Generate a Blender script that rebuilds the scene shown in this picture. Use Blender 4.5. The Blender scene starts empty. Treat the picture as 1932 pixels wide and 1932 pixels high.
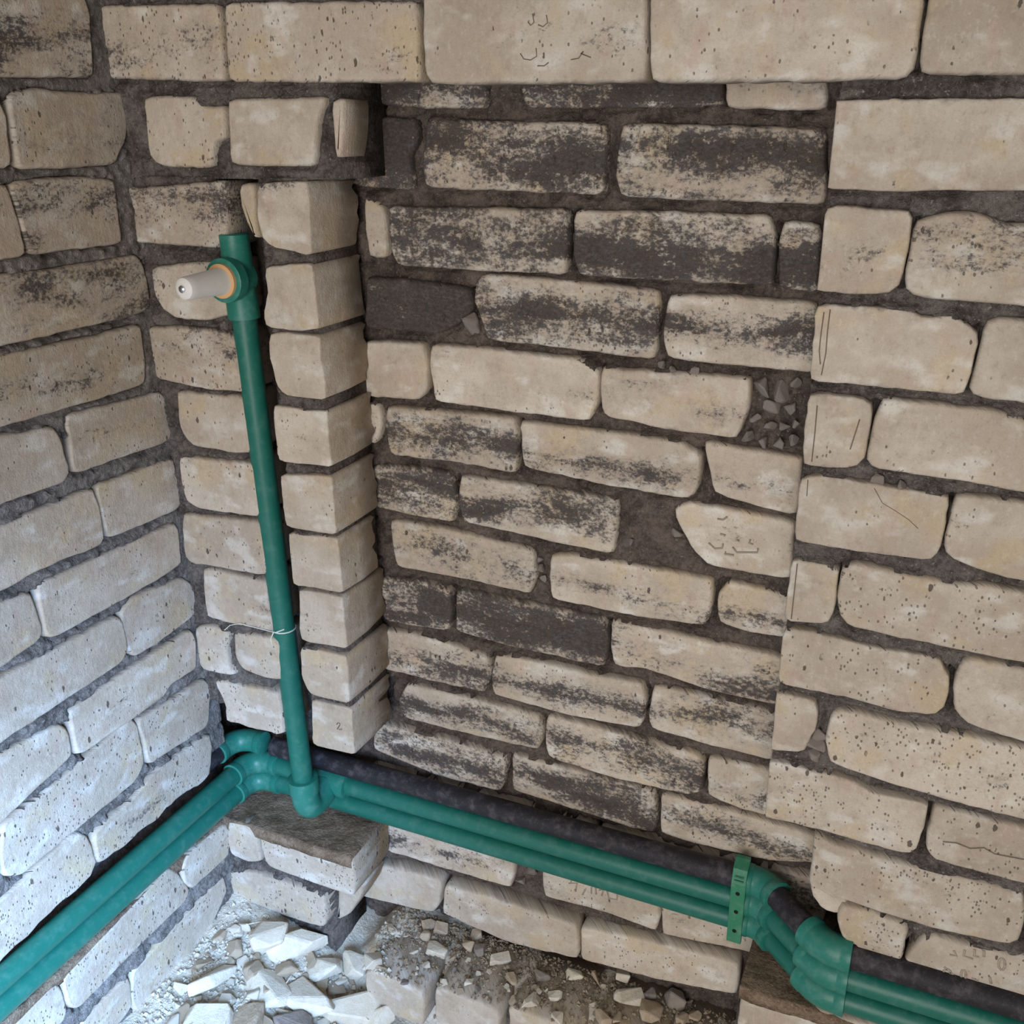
import bpy, bmesh, math, random
import numpy as np
from math import sin, cos, radians, pi
from mathutils import Vector, Matrix

random.seed(7)
rng = np.random.default_rng(7)
SC = bpy.context.scene
COL = SC.collection

# ------------------------------------------------------------------ camera
ZC = 1.28                                   # eye height above the floor, metres
FPX, PIT, YAW, ROL = 1840.0, radians(21.52), radians(24.23), radians(-0.787)
CAM = np.array([0.9439, -0.9651, ZC])
fw = np.array([-sin(YAW) * cos(PIT), cos(YAW) * cos(PIT), -sin(PIT)])
_rt = np.array([cos(YAW), sin(YAW), 0.0])
_up = np.cross(_rt, fw)
rt = cos(ROL) * _rt + sin(ROL) * _up
up = -sin(ROL) * _rt + cos(ROL) * _up
cd = bpy.data.cameras.new('camera')
cam = bpy.data.objects.new('camera', cd)
COL.objects.link(cam)
cd.sensor_width = 36.0
cd.sensor_fit = 'HORIZONTAL'
cd.lens = FPX / 1932.0 * 36.0
cd.clip_start = 0.02
cam.matrix_world = Matrix(((rt[0], up[0], -fw[0], CAM[0]), (rt[1], up[1], -fw[1], CAM[1]),
                           (rt[2], up[2], -fw[2], CAM[2]), (0, 0, 0, 1)))
SC.camera = cam

# ------------------------------------------------------------------ light
SC.view_settings.view_transform = 'Standard'
SC.view_settings.look = 'None'
SC.view_settings.gamma = 1.0
SC.view_settings.use_curve_mapping = False
SC.view_settings.exposure = 0.0
wd = bpy.data.worlds.new('world')
SC.world = wd
wd.use_nodes = True
wb = wd.node_tree.nodes['Background']
wb.inputs['Color'].default_value = (1.0, 0.97, 0.93, 1)
wb.inputs['Strength'].default_value = 0.25

def area(name, loc, target, size, sizey, power, col):
    l = bpy.data.lights.new(name, 'AREA')
    l.shape = 'RECTANGLE'
    l.size, l.size_y = size, sizey
    l.energy = power
    l.color = col
    o = bpy.data.objects.new(name, l)
    COL.objects.link(o)
    o.location = loc
    o.rotation_euler = (Vector(target) - Vector(loc)).to_track_quat('-Z', 'Y').to_euler()
    return o
# daylight from the door opening behind the camera, and softer low daylight from an unseen doorway farther back
dl = area('door_daylight', (0.95, -1.25, 0.82), (0.0, -0.56, 0.22), 0.35, 0.6, 12.0, (0.32, 0.58, 1.0))
dl.data.spread = radians(60)
area('room_daylight', (0.85, -2.1, 0.95), (0.5, 0.1, 0.55), 1.1, 1.3, 30, (1.0, 0.965, 0.92))

# ------------------------------------------------------------------ helpers
def ray(x, y):
    return fw * FPX + rt * (x - 966) - up * (y - 966)

def hit(x, y, axis, off):
    r = ray(x, y)
    t = (off - CAM[axis]) / r[axis]
    return CAM + r * t

def proj(p):
    d = np.array(p) - CAM
    return 966 + FPX * (d @ rt) / (d @ fw), 966 - FPX * (d @ up) / (d @ fw)

def smooth(a, b, x):
    t = np.clip((x - a) / (b - a), 0, 1)
    return t * t * (3 - 2 * t)

_tab = rng.random((256, 256))
def vnoise(x, y, seed=0):
    x = np.asarray(x, float) + seed * 17.13
    y = np.asarray(y, float) + seed * 31.7
    xi, yi = np.floor(x).astype(int), np.floor(y).astype(int)
    fx, fy = x - xi, y - yi
    fx = fx * fx * (3 - 2 * fx)
    fy = fy * fy * (3 - 2 * fy)
    t = lambda a, b: _tab[a & 255, b & 255]
    return (t(xi, yi) * (1 - fx) + t(xi + 1, yi) * fx) * (1 - fy) + (t(xi, yi + 1) * (1 - fx) + t(xi + 1, yi + 1) * fx) * fy

def fbm(x, y, seed=0, octv=4, lac=2.1, gain=0.55):
    s, a, tot = 0.0, 1.0, 0.0
    for k in range(octv):
        s = s + a * (vnoise(x, y, seed + k) * 2 - 1)
        tot += a
        a *= gain
        x = np.asarray(x) * lac
        y = np.asarray(y) * lac
    return s / tot

def world_loc(o):
    v = Vector((0, 0, 0))
    while o is not None:
        v += o.location
        o = o.parent
    return v

def mkobj(name, verts, faces, mat, parent=None, loc=(0, 0, 0), smoothf=True):
    me = bpy.data.meshes.new(name)
    me.from_pydata([tuple(v) for v in verts], [], faces)
    if smoothf:
        me.polygons.foreach_set('use_smooth', [True] * len(me.polygons))
    if mat is not None:
        me.materials.append(mat)
    me.update()
    o = bpy.data.objects.new(name, me)
    COL.objects.link(o)
    o.location = loc
    if parent is not None:
        o.parent = parent
        o.location = Vector(loc) - world_loc(parent)
    return o

def empty(name, loc=(0, 0, 0)):
    o = bpy.data.objects.new(name, None)
    COL.objects.link(o)
    o.location = loc
    o.empty_display_size = 0.05
    return o

def tag(o, label=None, cat=None, group=None, kind=None):
    if label: o['label'] = label
    if cat: o['category'] = cat
    if group: o['group'] = group
    if kind: o['kind'] = kind
    return o

# ------------------------------------------------------------------ materials
class NT:
    def __init__(s, name):
        s.m = bpy.data.materials.new(name)
        s.m.use_nodes = True
        s.t = s.m.node_tree
        s.b = s.t.nodes['Principled BSDF']
    def n(s, typ, **kw):
        nd = s.t.nodes.new(typ)
        for k, v in kw.items():
            if hasattr(nd, k): setattr(nd, k, v)
            else: s.set(nd, k, v)
        return nd
    def set(s, nd, k, v):
        i = nd.inputs[k]
        if isinstance(v, bpy.types.NodeSocket): s.t.links.new(v, i)
        else: i.default_value = v
    def math(s, op, a, b=None, c=None, clamp=False):
        nd = s.t.nodes.new('ShaderNodeMath')
        nd.operation = op
        nd.use_clamp = clamp
        for i, v in enumerate((a, b, c)):
            if v is None: continue
            if isinstance(v, bpy.types.NodeSocket): s.t.links.new(v, nd.inputs[i])
            else: nd.inputs[i].default_value = v
        return nd.outputs[0]
    def step(s, x, a, b):
        nd = s.t.nodes.new('ShaderNodeMapRange')
        nd.interpolation_type = 'SMOOTHSTEP'
        for k, v in (('Value', x), ('From Min', a), ('From Max', b)):
            s.set(nd, k, v)
        return nd.outputs[0]
    def mix(s, f, a, b):
        nd = s.t.nodes.new('ShaderNodeMix')
        nd.data_type = 'RGBA'
        for i, v in ((0, f), (6, a), (7, b)):
            if isinstance(v, bpy.types.NodeSocket): s.t.links.new(v, nd.inputs[i])
            else: nd.inputs[i].default_value = v if i == 0 else (*v, 1)
        return nd.outputs[2]
    def noise(s, vec, scale, detail=4, rough=0.6, dist=0.0):
        nd = s.n('ShaderNodeTexNoise')
        s.set(nd, 'Vector', vec)
        s.set(nd, 'Scale', scale); s.set(nd, 'Detail', detail); s.set(nd, 'Roughness', rough); s.set(nd, 'Distortion', dist)
        return nd.outputs[0]
    def scaled(s, vec, sx, sy, sz=1.0):
        nd = s.n('ShaderNodeVectorMath', operation='MULTIPLY')
        s.t.links.new(vec, nd.inputs[0])
        nd.inputs[1].default_value = (sx, sy, sz)
        return nd.outputs[0]
    def attr(s, name, typ='OBJECT'):
        nd = s.n('ShaderNodeAttribute', attribute_type=typ, attribute_name=name)
        return nd.outputs['Fac']
    def bump(s, h, strength, dist, prev=None):
        nd = s.n('ShaderNodeBump')
        s.set(nd, 'Strength', strength); s.set(nd, 'Distance', dist); s.set(nd, 'Height', h)
        if prev is not None: s.set(nd, 'Normal', prev)
        return nd.outputs[0]
    def out(s, col, rough, nrm=None, spec=0.25):
        s.set(s.b, 'Base Color', col if isinstance(col, bpy.types.NodeSocket) else (*col, 1))
        s.set(s.b, 'Roughness', rough)
        s.set(s.b, 'Specular IOR Level', spec)
        if nrm is not None: s.set(s.b, 'Normal', nrm)
        return s.m

def brick_material():
    k = NT('cream_brick')
    uvn = k.n('ShaderNodeUVMap', uv_map='metres').outputs[0]
    uf = k.n('ShaderNodeUVMap', uv_map='face').outputs[0]
    rnd = k.n('ShaderNodeObjectInfo').outputs['Random']
    off = k.n('ShaderNodeCombineXYZ')
    k.set(off, 'X', k.math('MULTIPLY', rnd, 13.0)); k.set(off, 'Y', k.math('MULTIPLY', rnd, 7.0)); k.set(off, 'Z', k.math('MULTIPLY', rnd, 3.0))
    av = k.n('ShaderNodeVectorMath', operation='ADD')
    k.t.links.new(uvn, av.inputs[0]); k.t.links.new(off.outputs[0], av.inputs[1])
    p = av.outputs[0]
    sep = k.n('ShaderNodeSeparateXYZ'); k.set(sep, 'Vector', uf)
    fv, fu = sep.outputs['Y'], sep.outputs['X']
    # body colour: cream, with paler, rosier and ochre clouds
    c = k.mix(k.step(k.noise(p, 11, 4, 0.6), 0.38, 0.66), (0.43, 0.348, 0.268), (0.535, 0.460, 0.382))
    c = k.mix(k.math('MULTIPLY', k.step(k.noise(p, 16, 3, 0.55), 0.50, 0.70), 0.75), c, (0.50, 0.385, 0.235))
    c = k.mix(k.math('MULTIPLY', k.step(k.noise(k.scaled(p, 1, 1.6), 23, 3, 0.5), 0.52, 0.70), 0.75), c, (0.64, 0.595, 0.54))
    c = k.mix(k.math('MULTIPLY', k.step(k.noise(k.scaled(p, 1.5, .7), 31, 3, 0.5), 0.56, 0.74), 0.65), c, (0.47, 0.335, 0.265))
    c = k.mix(k.math('MULTIPLY', k.step(k.noise(p, 38, 5, 0.7), 0.52, 0.74), 0.55), c, (0.31, 0.245, 0.185))
    ton = k.attr('tone')
    hv = k.n('ShaderNodeHueSaturation'); k.set(hv, 'Color', c); k.set(hv, 'Saturation', 0.9)
    k.set(hv, 'Value', k.math('ADD', ton, k.math('MULTIPLY_ADD', rnd, 0.16, -0.08)))
    c = hv.outputs[0]
    fine = k.noise(p, 420, 3, 0.6)
    c = k.mix(k.math('MULTIPLY', k.step(fine, 0.45, 0.75), 0.22), c, (0.30, 0.235, 0.17))
    spk = k.noise(k.scaled(p, 1.0, 0.6), 160, 5, 0.75)
    c = k.mix(k.math('MULTIPLY', k.step(spk, 0.53, 0.72), 0.45), c, (0.30, 0.23, 0.17))
    c = k.mix(k.math('MULTIPLY', k.step(spk, 0.47, 0.30), 0.35), c, (0.66, 0.60, 0.52))
    # pits: small dark hollows, longer than wide
    vo = k.n('ShaderNodeTexVoronoi'); k.set(vo, 'Vector', k.scaled(p, 1.0, 0.5)); k.set(vo, 'Scale', 130.0); k.set(vo, 'Randomness', 1.0)
    sc = k.n('ShaderNodeSeparateColor'); k.set(sc, 'Color', vo.outputs['Color'])
    pitw = k.attr('pit')
    area_n = k.noise(p, 13, 3, 0.6)
    sel = k.step(k.math('ADD', sc.outputs[0], k.math('MULTIPLY', k.math('SUBTRACT', area_n, 0.5), 1.0)), k.math('SUBTRACT', 1.12, k.math('MULTIPLY', pitw, 0.42)), k.math('SUBTRACT', 1.17, k.math('MULTIPLY', pitw, 0.42)))
    rad = k.math('MULTIPLY_ADD', k.math('POWER', sc.outputs[1], 2.0), 0.26, 0.07)
    dd = k.math('ADD', vo.outputs['Distance'], k.math('MULTIPLY', k.math('SUBTRACT', k.noise(p, 300, 3, 0.6), 0.5), 0.4))
    pit = k.math('MULTIPLY', k.math('SUBTRACT', 1.0, k.step(k.math('DIVIDE', dd, rad), 0.7, 1.05)), sel)
    v2 = k.n('ShaderNodeTexVoronoi'); k.set(v2, 'Vector', k.scaled(p, 1.0, 0.62)); k.set(v2, 'Scale', 340.0)
    s2 = k.n('ShaderNodeSeparateColor'); k.set(s2, 'Color', v2.outputs['Color'])
    sel2 = k.step(k.math('ADD', s2.outputs[0], k.math('MULTIPLY', k.math('SUBTRACT', k.noise(p, 22, 3, 0.6), 0.5), 1.3)), k.math('SUBTRACT', 1.17, k.math('MULTIPLY', pitw, 0.33)), k.math('SUBTRACT', 1.22, k.math('MULTIPLY', pitw, 0.33)))
    pit2 = k.math('MULTIPLY', k.math('SUBTRACT', 1.0, k.step(v2.outputs['Distance'], 0.22, 0.42)), sel2)
    pit = k.math('MAXIMUM', pit, k.math('MULTIPLY', pit2, 0.8))
    # soot and bitumen stain in horizontal blotches
    st = k.attr('stain')
    band = k.math('SUBTRACT', 1.0, k.math('DIVIDE', k.math('ABSOLUTE', k.math('SUBTRACT', fv, k.attr('band'))), k.attr('bandw')))
    n1 = k.noise(k.scaled(p, 0.45, 1.25), 17, 6, 0.62, 0.3)
    n2 = k.noise(k.scaled(p, 0.75, 1.0), 250, 5, 0.78)
    n3 = k.noise(p, 75, 4, 0.7)
    s = k.math('ADD', k.math('MULTIPLY', k.math('SUBTRACT', n1, 0.5), 2.3), k.math('MULTIPLY', band, 0.36))
    s = k.math('ADD', s, k.math('MULTIPLY', k.math('SUBTRACT', n2, 0.5), 1.7))
    s = k.math('ADD', s, k.math('MULTIPLY', k.math('SUBTRACT', n3, 0.5), 1.0))
    s = k.math('ADD', s, k.math('MULTIPLY_ADD', st, 1.25, -0.70))
    hard = k.step(s, 0.02, 0.42)
    soft = k.math('MULTIPLY', k.step(s, -0.45, 0.3), 0.36)
    soft = k.math('MULTIPLY', soft, k.step(st, 0.0, 0.3))
    c = k.mix(soft, c, k.mix(k.step(n3, 0.4, 0.6), (0.20, 0.155, 0.135), (0.23, 0.205, 0.20)))
    dk = k.mix(k.step(n3, 0.42, 0.62), (0.070, 0.050, 0.043), (0.085, 0.078, 0.082))
    c = k.mix(k.math('MULTIPLY', hard, 0.92), c, k.mix(k.step(n2, 0.42, 0.60), (0.032, 0.027, 0.027), dk))
    # mortar grime creeping in from the edges
    eg = k.math('MULTIPLY', k.math('ABSOLUTE', k.math('SUBTRACT', fv, 0.5)), 2.0)
    g = k.step(k.math('ADD', eg, k.math('MULTIPLY', k.math('SUBTRACT', n3, 0.5), 0.55)), 0.90, 1.12)
    c = k.mix(k.math('MULTIPLY', g, k.attr('grime')), c, (0.20, 0.165, 0.145))
    c = k.mix(k.math('MULTIPLY', pit, 0.85), c, (0.075, 0.055, 0.045))
    b0 = k.bump(k.math('MULTIPLY', hard, n2), 0.5, 0.003)
    b1 = k.bump(k.noise(p, 95, 6, 0.7), 0.45, 0.004, b0)
    b2 = k.bump(fine, 0.5, 0.0013, b1)
    b3 = k.bump(k.math('SUBTRACT', 1.0, pit), 0.7, 0.003, b2)
    # tool streaks running up the face
    b4 = k.bump(k.noise(k.scaled(p, 1.0, 0.12), 210, 3, 0.6), 0.22, 0.002, b3)
    return k.out(c, 0.92, b4, 0.18)

def mortar_material(name, lo, hi, fleck, bscale=1.0):
    k = NT(name)
    p = k.n('ShaderNodeNewGeometry').outputs['Position']
    n1 = k.noise(p, 24, 6, 0.65)
    n2 = k.noise(p, 190, 4, 0.7)
    c = k.mix(k.step(k.math('ADD', k.math('MULTIPLY', n1, 0.6), k.math('MULTIPLY', n2, 0.4)), 0.36, 0.64), lo, hi)
    c = k.mix(k.math('MULTIPLY', k.step(k.noise(p, 340, 2, 0.5), 0.62, 0.74), 0.55), c, fleck)
    b1 = k.bump(n2, 0.9 * bscale, 0.006)
    b2 = k.bump(k.noise(p, 620, 3, 0.6), 0.6 * bscale, 0.0018, b1)
    return k.out(c, 0.97, b2, 0.1)

def plastic(name, col, dustc, dust=0.25, rough=0.38, spec=0.4):
    k = NT(name)
    p = k.n('ShaderNodeNewGeometry').outputs['Position']
    nm = k.n('ShaderNodeSeparateXYZ'); k.set(nm, 'Vector', k.n('ShaderNodeNewGeometry').outputs['Normal'])
    n1 = k.noise(p, 60, 5, 0.65)
    c = k.mix(k.math('MULTIPLY', k.step(n1, 0.45, 0.75), dust), col, dustc)
    c = k.mix(k.math('MULTIPLY', k.step(k.noise(p, 500, 2, 0.5), 0.62, 0.7), dust * 0.6), c, dustc)
    r = k.math('MULTIPLY_ADD', n1, 0.35, rough - 0.1)
    return k.out(c, r, k.bump(n1, 0.1, 0.002), spec)

M = {}
M['brick'] = brick_material()
M['mortar'] = mortar_material('grey_mortar', (0.060, 0.050, 0.046), (0.205, 0.176, 0.160), (0.40, 0.36, 0.33))
M['mortar_left'] = mortar_material('pale_grey_mortar', (0.11, 0.098, 0.092), (0.30, 0.272, 0.255), (0.42, 0.39, 0.36))
M['mortar_niche'] = mortar_material('brown_mortar', (0.058, 0.044, 0.038), (0.190, 0.148, 0.126), (0.33, 0.28, 0.25))
M['ledge'] = mortar_material('dusty_ledge', (0.14, 0.092, 0.062), (0.32, 0.235, 0.165), (0.50, 0.41, 0.32), 0.9)
M['dust'] = mortar_material('brick_dust', (0.58, 0.51, 0.41), (0.78, 0.72, 0.63), (0.84, 0.80, 0.74), 0.9)
M['grit'] = mortar_material('grit', (0.20, 0.15, 0.11), (0.46, 0.37, 0.27), (0.62, 0.54, 0.43), 0.9)
M['green'] = plastic('green_plastic', (0.010, 0.126, 0.094), (0.17, 0.31, 0.26), 0.18, 0.34)
M['green_fit'] = plastic('green_fitting_plastic', (0.017, 0.165, 0.124), (0.25, 0.40, 0.34), 0.22, 0.34)
M['green_tag'] = plastic('green_clamp_plastic', (0.028, 0.185, 0.100), (0.24, 0.34, 0.26), 0.3)
M['black'] = plastic('black_pipe_rubber', (0.018, 0.016, 0.020), (0.15, 0.13, 0.14), 0.5, 0.55, 0.3)
M['white'] = plastic('white_plug_plastic', (0.72, 0.70, 0.67), (0.50, 0.45, 0.40), 0.2, 0.4)
M['seal'] = plastic('tan_seal', (0.62, 0.36, 0.17), (0.5, 0.4, 0.3), 0.2, 0.6)
M['thread'] = plastic('pale_thread', (0.62, 0.66, 0.60), (0.5, 0.5, 0.45), 0.2, 0.7)
km = NT('steel_screw'); km.set(km.b, 'Metallic', 1.0); M['steel'] = km.out((0.55, 0.57, 0.62), 0.22)
km = NT('mark'); M['ink'] = km.out((0.10, 0.075, 0.06), 0.9)
km = NT('saw'); M['saw'] = km.out((0.17, 0.125, 0.095), 0.9)
km = NT('hole'); M['hole'] = km.out((0.008, 0.008, 0.008), 0.9)

# ------------------------------------------------------------------ brick outlines
# every outline is read off the photograph as a direction and set on the wall it belongs to
REG = {}
for _r, _y in zip('ABCD', (0, 480, 960, 1432)):
    for _c, _x in enumerate((0, 480, 960, 1432)):
        REG[_r + str(_c)] = (_x, _y, 500 / 1932)
REG['E'] = (380, 1350, 400 / 1932)
REG['P'] = (0, 0, 1.0)

def px(reg, pts):
    x0, y0, s = REG[reg]
    return [(x0 + a * s, y0 + b * s) for a, b in pts]

# plane, region, outline, stain, band, bandw, pit, options
T = []
def t(plane, reg, pts, stain=0.0, band=0.5, bw=0.5, pit=0.35, **o):
    T.append((plane, px(reg, pts), stain, band, bw, pit, o))

# ---- left wall
t('L', 'A0', [(-300,-60),(600,-40),(660,60),(690,545),(-300,530)], .38, .5, 2, .3, su=(.75, 1.1))
t('L', 'A0', [(-300,700),(5,720),(60,850),(95,1200),(-300,1215)])
t('L', 'A0', [(60,700),(300,660),(480,690),(940,690),(930,1000),(865,1110),(860,1180),(500,1205),(130,1215),(80,850)], .30, .3, .5, .6)
t('L', 'A0', [(-300,1385),(60,1355),(150,1600),(205,1850),(-300,1930)], .05)
t('L', 'A0', [(75,1350),(480,1310),(840,1320),(870,1560),(900,1760),(560,1800),(225,1845),(150,1600)], .34, .6, .6, .6)
t('L', 'B0', [(-200,190),(400,120),(1000,10),(1060,80),(1110,370),(1000,430),(430,560),(-200,700)], .42, .75, .8, .2)
t('L', 'B0', [(-300,820),(0,745),(560,640),(1040,525),(1075,800),(1065,935),(640,1070),(0,1255),(-300,1345)], .16, .5, .6, .7)
t('L', 'B0', [(-300,1405),(0,1335),(400,1260),(435,1300),(520,1590),(470,1655),(0,1815),(-300,1910)], 0, pit=.4)
t('L', 'B0', [(490,1190),(800,1110),(1180,1010),(1240,1080),(1290,1310),(1200,1370),(640,1560),(540,1590)], .08, pit=.5)
t('L', 'B0', [(-300,2110),(0,1995),(600,1745),(690,1720),(740,1860),(768,2065),(740,2110),(340,2270),(0,2450),(-300,2600)], 0, pit=.5)
t('L', 'B0', [(705,1705),(1000,1590),(1280,1490),(1340,1800),(1310,1850),(860,2040),(790,2060)], .02, pit=.4)
t('L', 'C0', [(-300,820),(0,690),(240,620),(330,900),(310,940),(0,1160),(-300,1350)], 0, pit=.3)
t('L', 'C0', [(270,570),(700,370),(1280,110),(1310,150),(1330,390),(1180,500),(800,710),(430,920),(340,935)], .02, pit=.45)
t('L', 'C0', [(-300,1400),(0,1235),(450,1010),(850,790),(900,830),(940,1000),(900,1100),(500,1370),(0,1700),(-300,1900)], 0, pit=.45)
t('L', 'C0', [(880,770),(1000,640),(1340,510),(1420,560),(1450,740),(1390,800),(1180,960),(1000,1070),(940,1040)], .12, pit=.7)
t('L', 'C0', [(-300,1990),(0,1800),(440,1575),(500,1600),(540,1790),(300,2010),(0,2300),(-300,2580)], 0, pit=.8)
t('L', 'C0', [(500,1490),(900,1210),(1390,890),(1430,930),(1440,1150),(1250,1270),(1180,1380),(640,1750),(560,1790)], .03, pit=.7)
t('L', 'C0', [(1000,1550),(1200,1430),(1490,1240),(1540,1300),(1520,1570),(1480,1600),(1080,1860),(1060,1750)], .05, pit=.8)
t('L', 'D0', [(20,490),(500,110),(960,-290),(1010,-240),(1060,20),(990,160),(680,410),(160,840),(40,855),(5,750)], 0, pit=1.0)
t('L', 'D0', [(-400,820),(-20,510),(-5,640),(10,850),(-400,1170)], 0, pit=1.0)
t('L', 'D0', [(690,540),(1000,260),(1160,70),(1300,-30),(1530,-180),(1550,-100),(1530,100),(1440,190),(1300,260),(1150,430),(1000,530),(900,640),(720,750),(690,650)], .04, pit=.9, jag=1)
t('L', 'D0', [(-400,1430),(0,1060),(560,540),(650,560),(710,750),(700,800),(600,930),(420,1070),(250,1250),(0,1480),(-400,1840)], 0, pit=.9, jag=1)
t('L', 'D0', [(1370,700),(1650,470),(1685,520),(1670,690),(1400,940),(1340,900),(1330,800)], .06, pit=.9)
t('L', 'D0', [(460,1620),(850,1210),(1240,800),(1300,830),(1390,950),(1360,1030),(960,1420),(560,1830),(500,1790)], 0, pit=.9)
t('L', 'D0', [(-100,2150),(420,1645),(465,1690),(500,1840),(480,1900),(0,2380),(-100,2450)], 0, pit=.9)
t('L', 'D0', [(970,1570),(1300,1210),(1640,850),(1665,960),(1640,1010),(1560,1190),(1490,1300),(1270,1540),(1000,1850),(960,1750)], 0, pit=.8)
t('L', 'D0', [(600,1920),(940,1590),(960,1640),(970,1800),(700,2150),(560,2150)], 0, pit=.8)
# ---- back wall, front face: lintel course
t('F', 'A0', [(672,75),(720,50),(1590,35),(1615,300),(1640,585),(740,560),(700,520)], .20, .4, 1.5, .9)
t('F', 'P', [(420,8),(600,6),(785,4),(792,150),(600,151),(428,150)], .06, .35, .5, 1.0)
t('F', 'P', [(795,-16),(1218,-16),(1219,150),(1000,153),(812,155),(800,140)], .06, .6, .5, .5, stamp=0)
t('F', 'P', [(1224,-18),(1745,-18),(1726,128),(1712,145),(1500,149),(1226,151)], .05, .95, .4, .6)
t('F', 'P', [(1753,-20),(2260,-30),(2250,136),(1733,137)], .02, pit=.4)
# second course, left of the niche
t('F', 'A0', [(1045,720),(1200,705),(1380,700),(1450,740),(1500,795),(1632,770),(1636,1000),(1550,1010),(1545,1210),(1300,1215),(1130,1190),(1080,1130),(1060,950)], .10, .5, .5, .9)
t('F', 'P', [(426,190),(500,187),(614,186),(601,205),(595,240),(592,310),(480,311),(432,308)], 0, pit=.1, smoothp=1)
t('F', 'A1', [(550,735),(650,725),(640,960),(625,1150),(580,1150),(565,950)], 0, pit=.1, smoothp=1)
# corner to chase
t('F', 'A0', [(855,1330),(940,1385),(1200,1365),(1480,1340),(1640,1320),(1650,1770),(1590,1795),(1400,1790),(980,1760),(905,1750)], .46, .7, .6, .9, depth=.07)
t('F', 'B0', [(1100,110),(1280,80),(1500,60),(1640,60),(1680,430),(1500,470),(1270,460),(1180,400),(1110,250)], .25, .9, .7, .6, depth=.07)
t('F', 'B0', [(1060,540),(1250,530),(1500,550),(1680,580),(1740,700),(1800,990),(1760,1000),(1500,980),(1200,920),(1130,900),(1080,800),(1070,650)], .30, .9, .8, 1.0, depth=.07)
t('F', 'B0', [(1280,1000),(1350,1015),(1770,1045),(1800,1200),(1860,1400),(1800,1450),(1650,1435),(1400,1390),(1320,1310),(1290,1180)], .08, .9, .5, .6, depth=.07)
t('F', 'B0', [(1300,1470),(1500,1500),(1850,1530),(1920,1870),(1870,1910),(1450,1850),(1350,1800),(1310,1650)], .05, pit=.6, depth=.07)
t('F', 'C0', [(1330,40),(1450,60),(1900,100),(1960,470),(1880,480),(1500,410),(1380,400),(1340,350),(1320,150)], .03, pit=.7, depth=.07)
t('F', 'C0', [(1470,440),(1600,460),(1930,540),(2000,900),(1940,890),(1700,840),(1500,790),(1480,650)], .03, pit=.5, depth=.07)
t('F', 'C0', [(1420,870),(1500,850),(1670,900),(1650,1000),(1660,1150),(1720,1210),(1600,1200),(1480,1170),(1440,1110)], .02, pit=.7, depth=.07)
t('F', 'C0', [(1700,900),(1930,935),(2040,960),(2055,1250),(1900,1220),(1760,1170),(1710,1080)], .02, pit=.6, depth=.07)
t('F', 'C0', [(1550,1255),(1650,1270),(2030,1355),(2070,1640),(2010,1650),(1930,1615),(1830,1600),(1740,1570),(1640,1545),(1640,1450),(1600,1350)], .02, pit=.7, depth=.07, jag=1)
# pilaster between chase and niche
t('F', 'A0', [(1745,1350),(1850,1345),(1855,1560),(1880,1740),(1850,1730),(1790,1620),(1750,1500)], .10, pit=.3, depth=.06)
t('F', 'A1', [(15,1345),(200,1335),(425,1340),(440,1600),(455,1830),(370,1850),(240,1815),(150,1810),(50,1740),(20,1600)], .30, .95, .25, .2, depth=.1, pil=1)
t('F', 'B1', [(75,95),(440,75),(470,300),(505,530),(300,548),(80,520),(65,460),(100,280)], .12, .98, .25, .1, depth=.1, pil=1)
t('F', 'B1', [(110,580),(250,575),(430,605),(440,1045),(240,1025),(165,965),(115,760)], .12, .8, .3, .25, depth=.1, pil=1)
t('F', 'B1', [(130,1100),(380,1150),(490,1135),(510,1540),(350,1520),(170,1505),(145,1300)], .03, pit=.4, depth=.1, pil=1)
t('F', 'B1', [(185,1610),(510,1615),(530,1800),(545,2025),(400,2010),(230,1975)], .02, pit=.5, depth=.1, pil=1)
t('F', 'C1', [(240,185),(560,215),(578,400),(590,600),(430,580),(275,550)], 0, pit=.25, depth=.085, pil=1)
t('F', 'C1', [(318,595),(600,640),(612,800),(625,1000),(480,985),(335,955)], 0, pit=.25, depth=.1, pil=1)
t('F', 'C1', [(335,1010),(640,1070),(648,1200),(655,1400),(520,1375),(405,1345),(348,1240)], 0, pit=.4, depth=.1, pil=1)
t('F', 'C1', [(408,1400),(640,1452),(665,1600),(690,1780),(560,1755),(420,1715)], 0, pit=.25, depth=.1, pil=1, mark=1)
# below the ledge, left
t('F', 'E', [(240,970),(440,1015),(500,1110),(545,1330),(430,1340),(260,1260),(230,1150)], 0, pit=.5, depth=.035)
t('F', 'E', [(520,1120),(600,1085),(1230,1285),(1375,1340),(1400,1600),(1380,1650),(1150,1580),(620,1390),(570,1330),(535,1200)], 0, pit=1.0, depth=.1)
t('F', 'E', [(230,1420),(560,1445),(850,1550),(1120,1655),(1140,1830),(1120,1930),(830,1850),(230,1620)], 0, pit=.9, depth=.08)
t('F', 'E', [(1150,1650),(1395,1665),(1350,1790),(1250,1932),(1140,1990)], 0, pit=.1, depth=.06, back=.03, smoothp=1)
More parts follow.
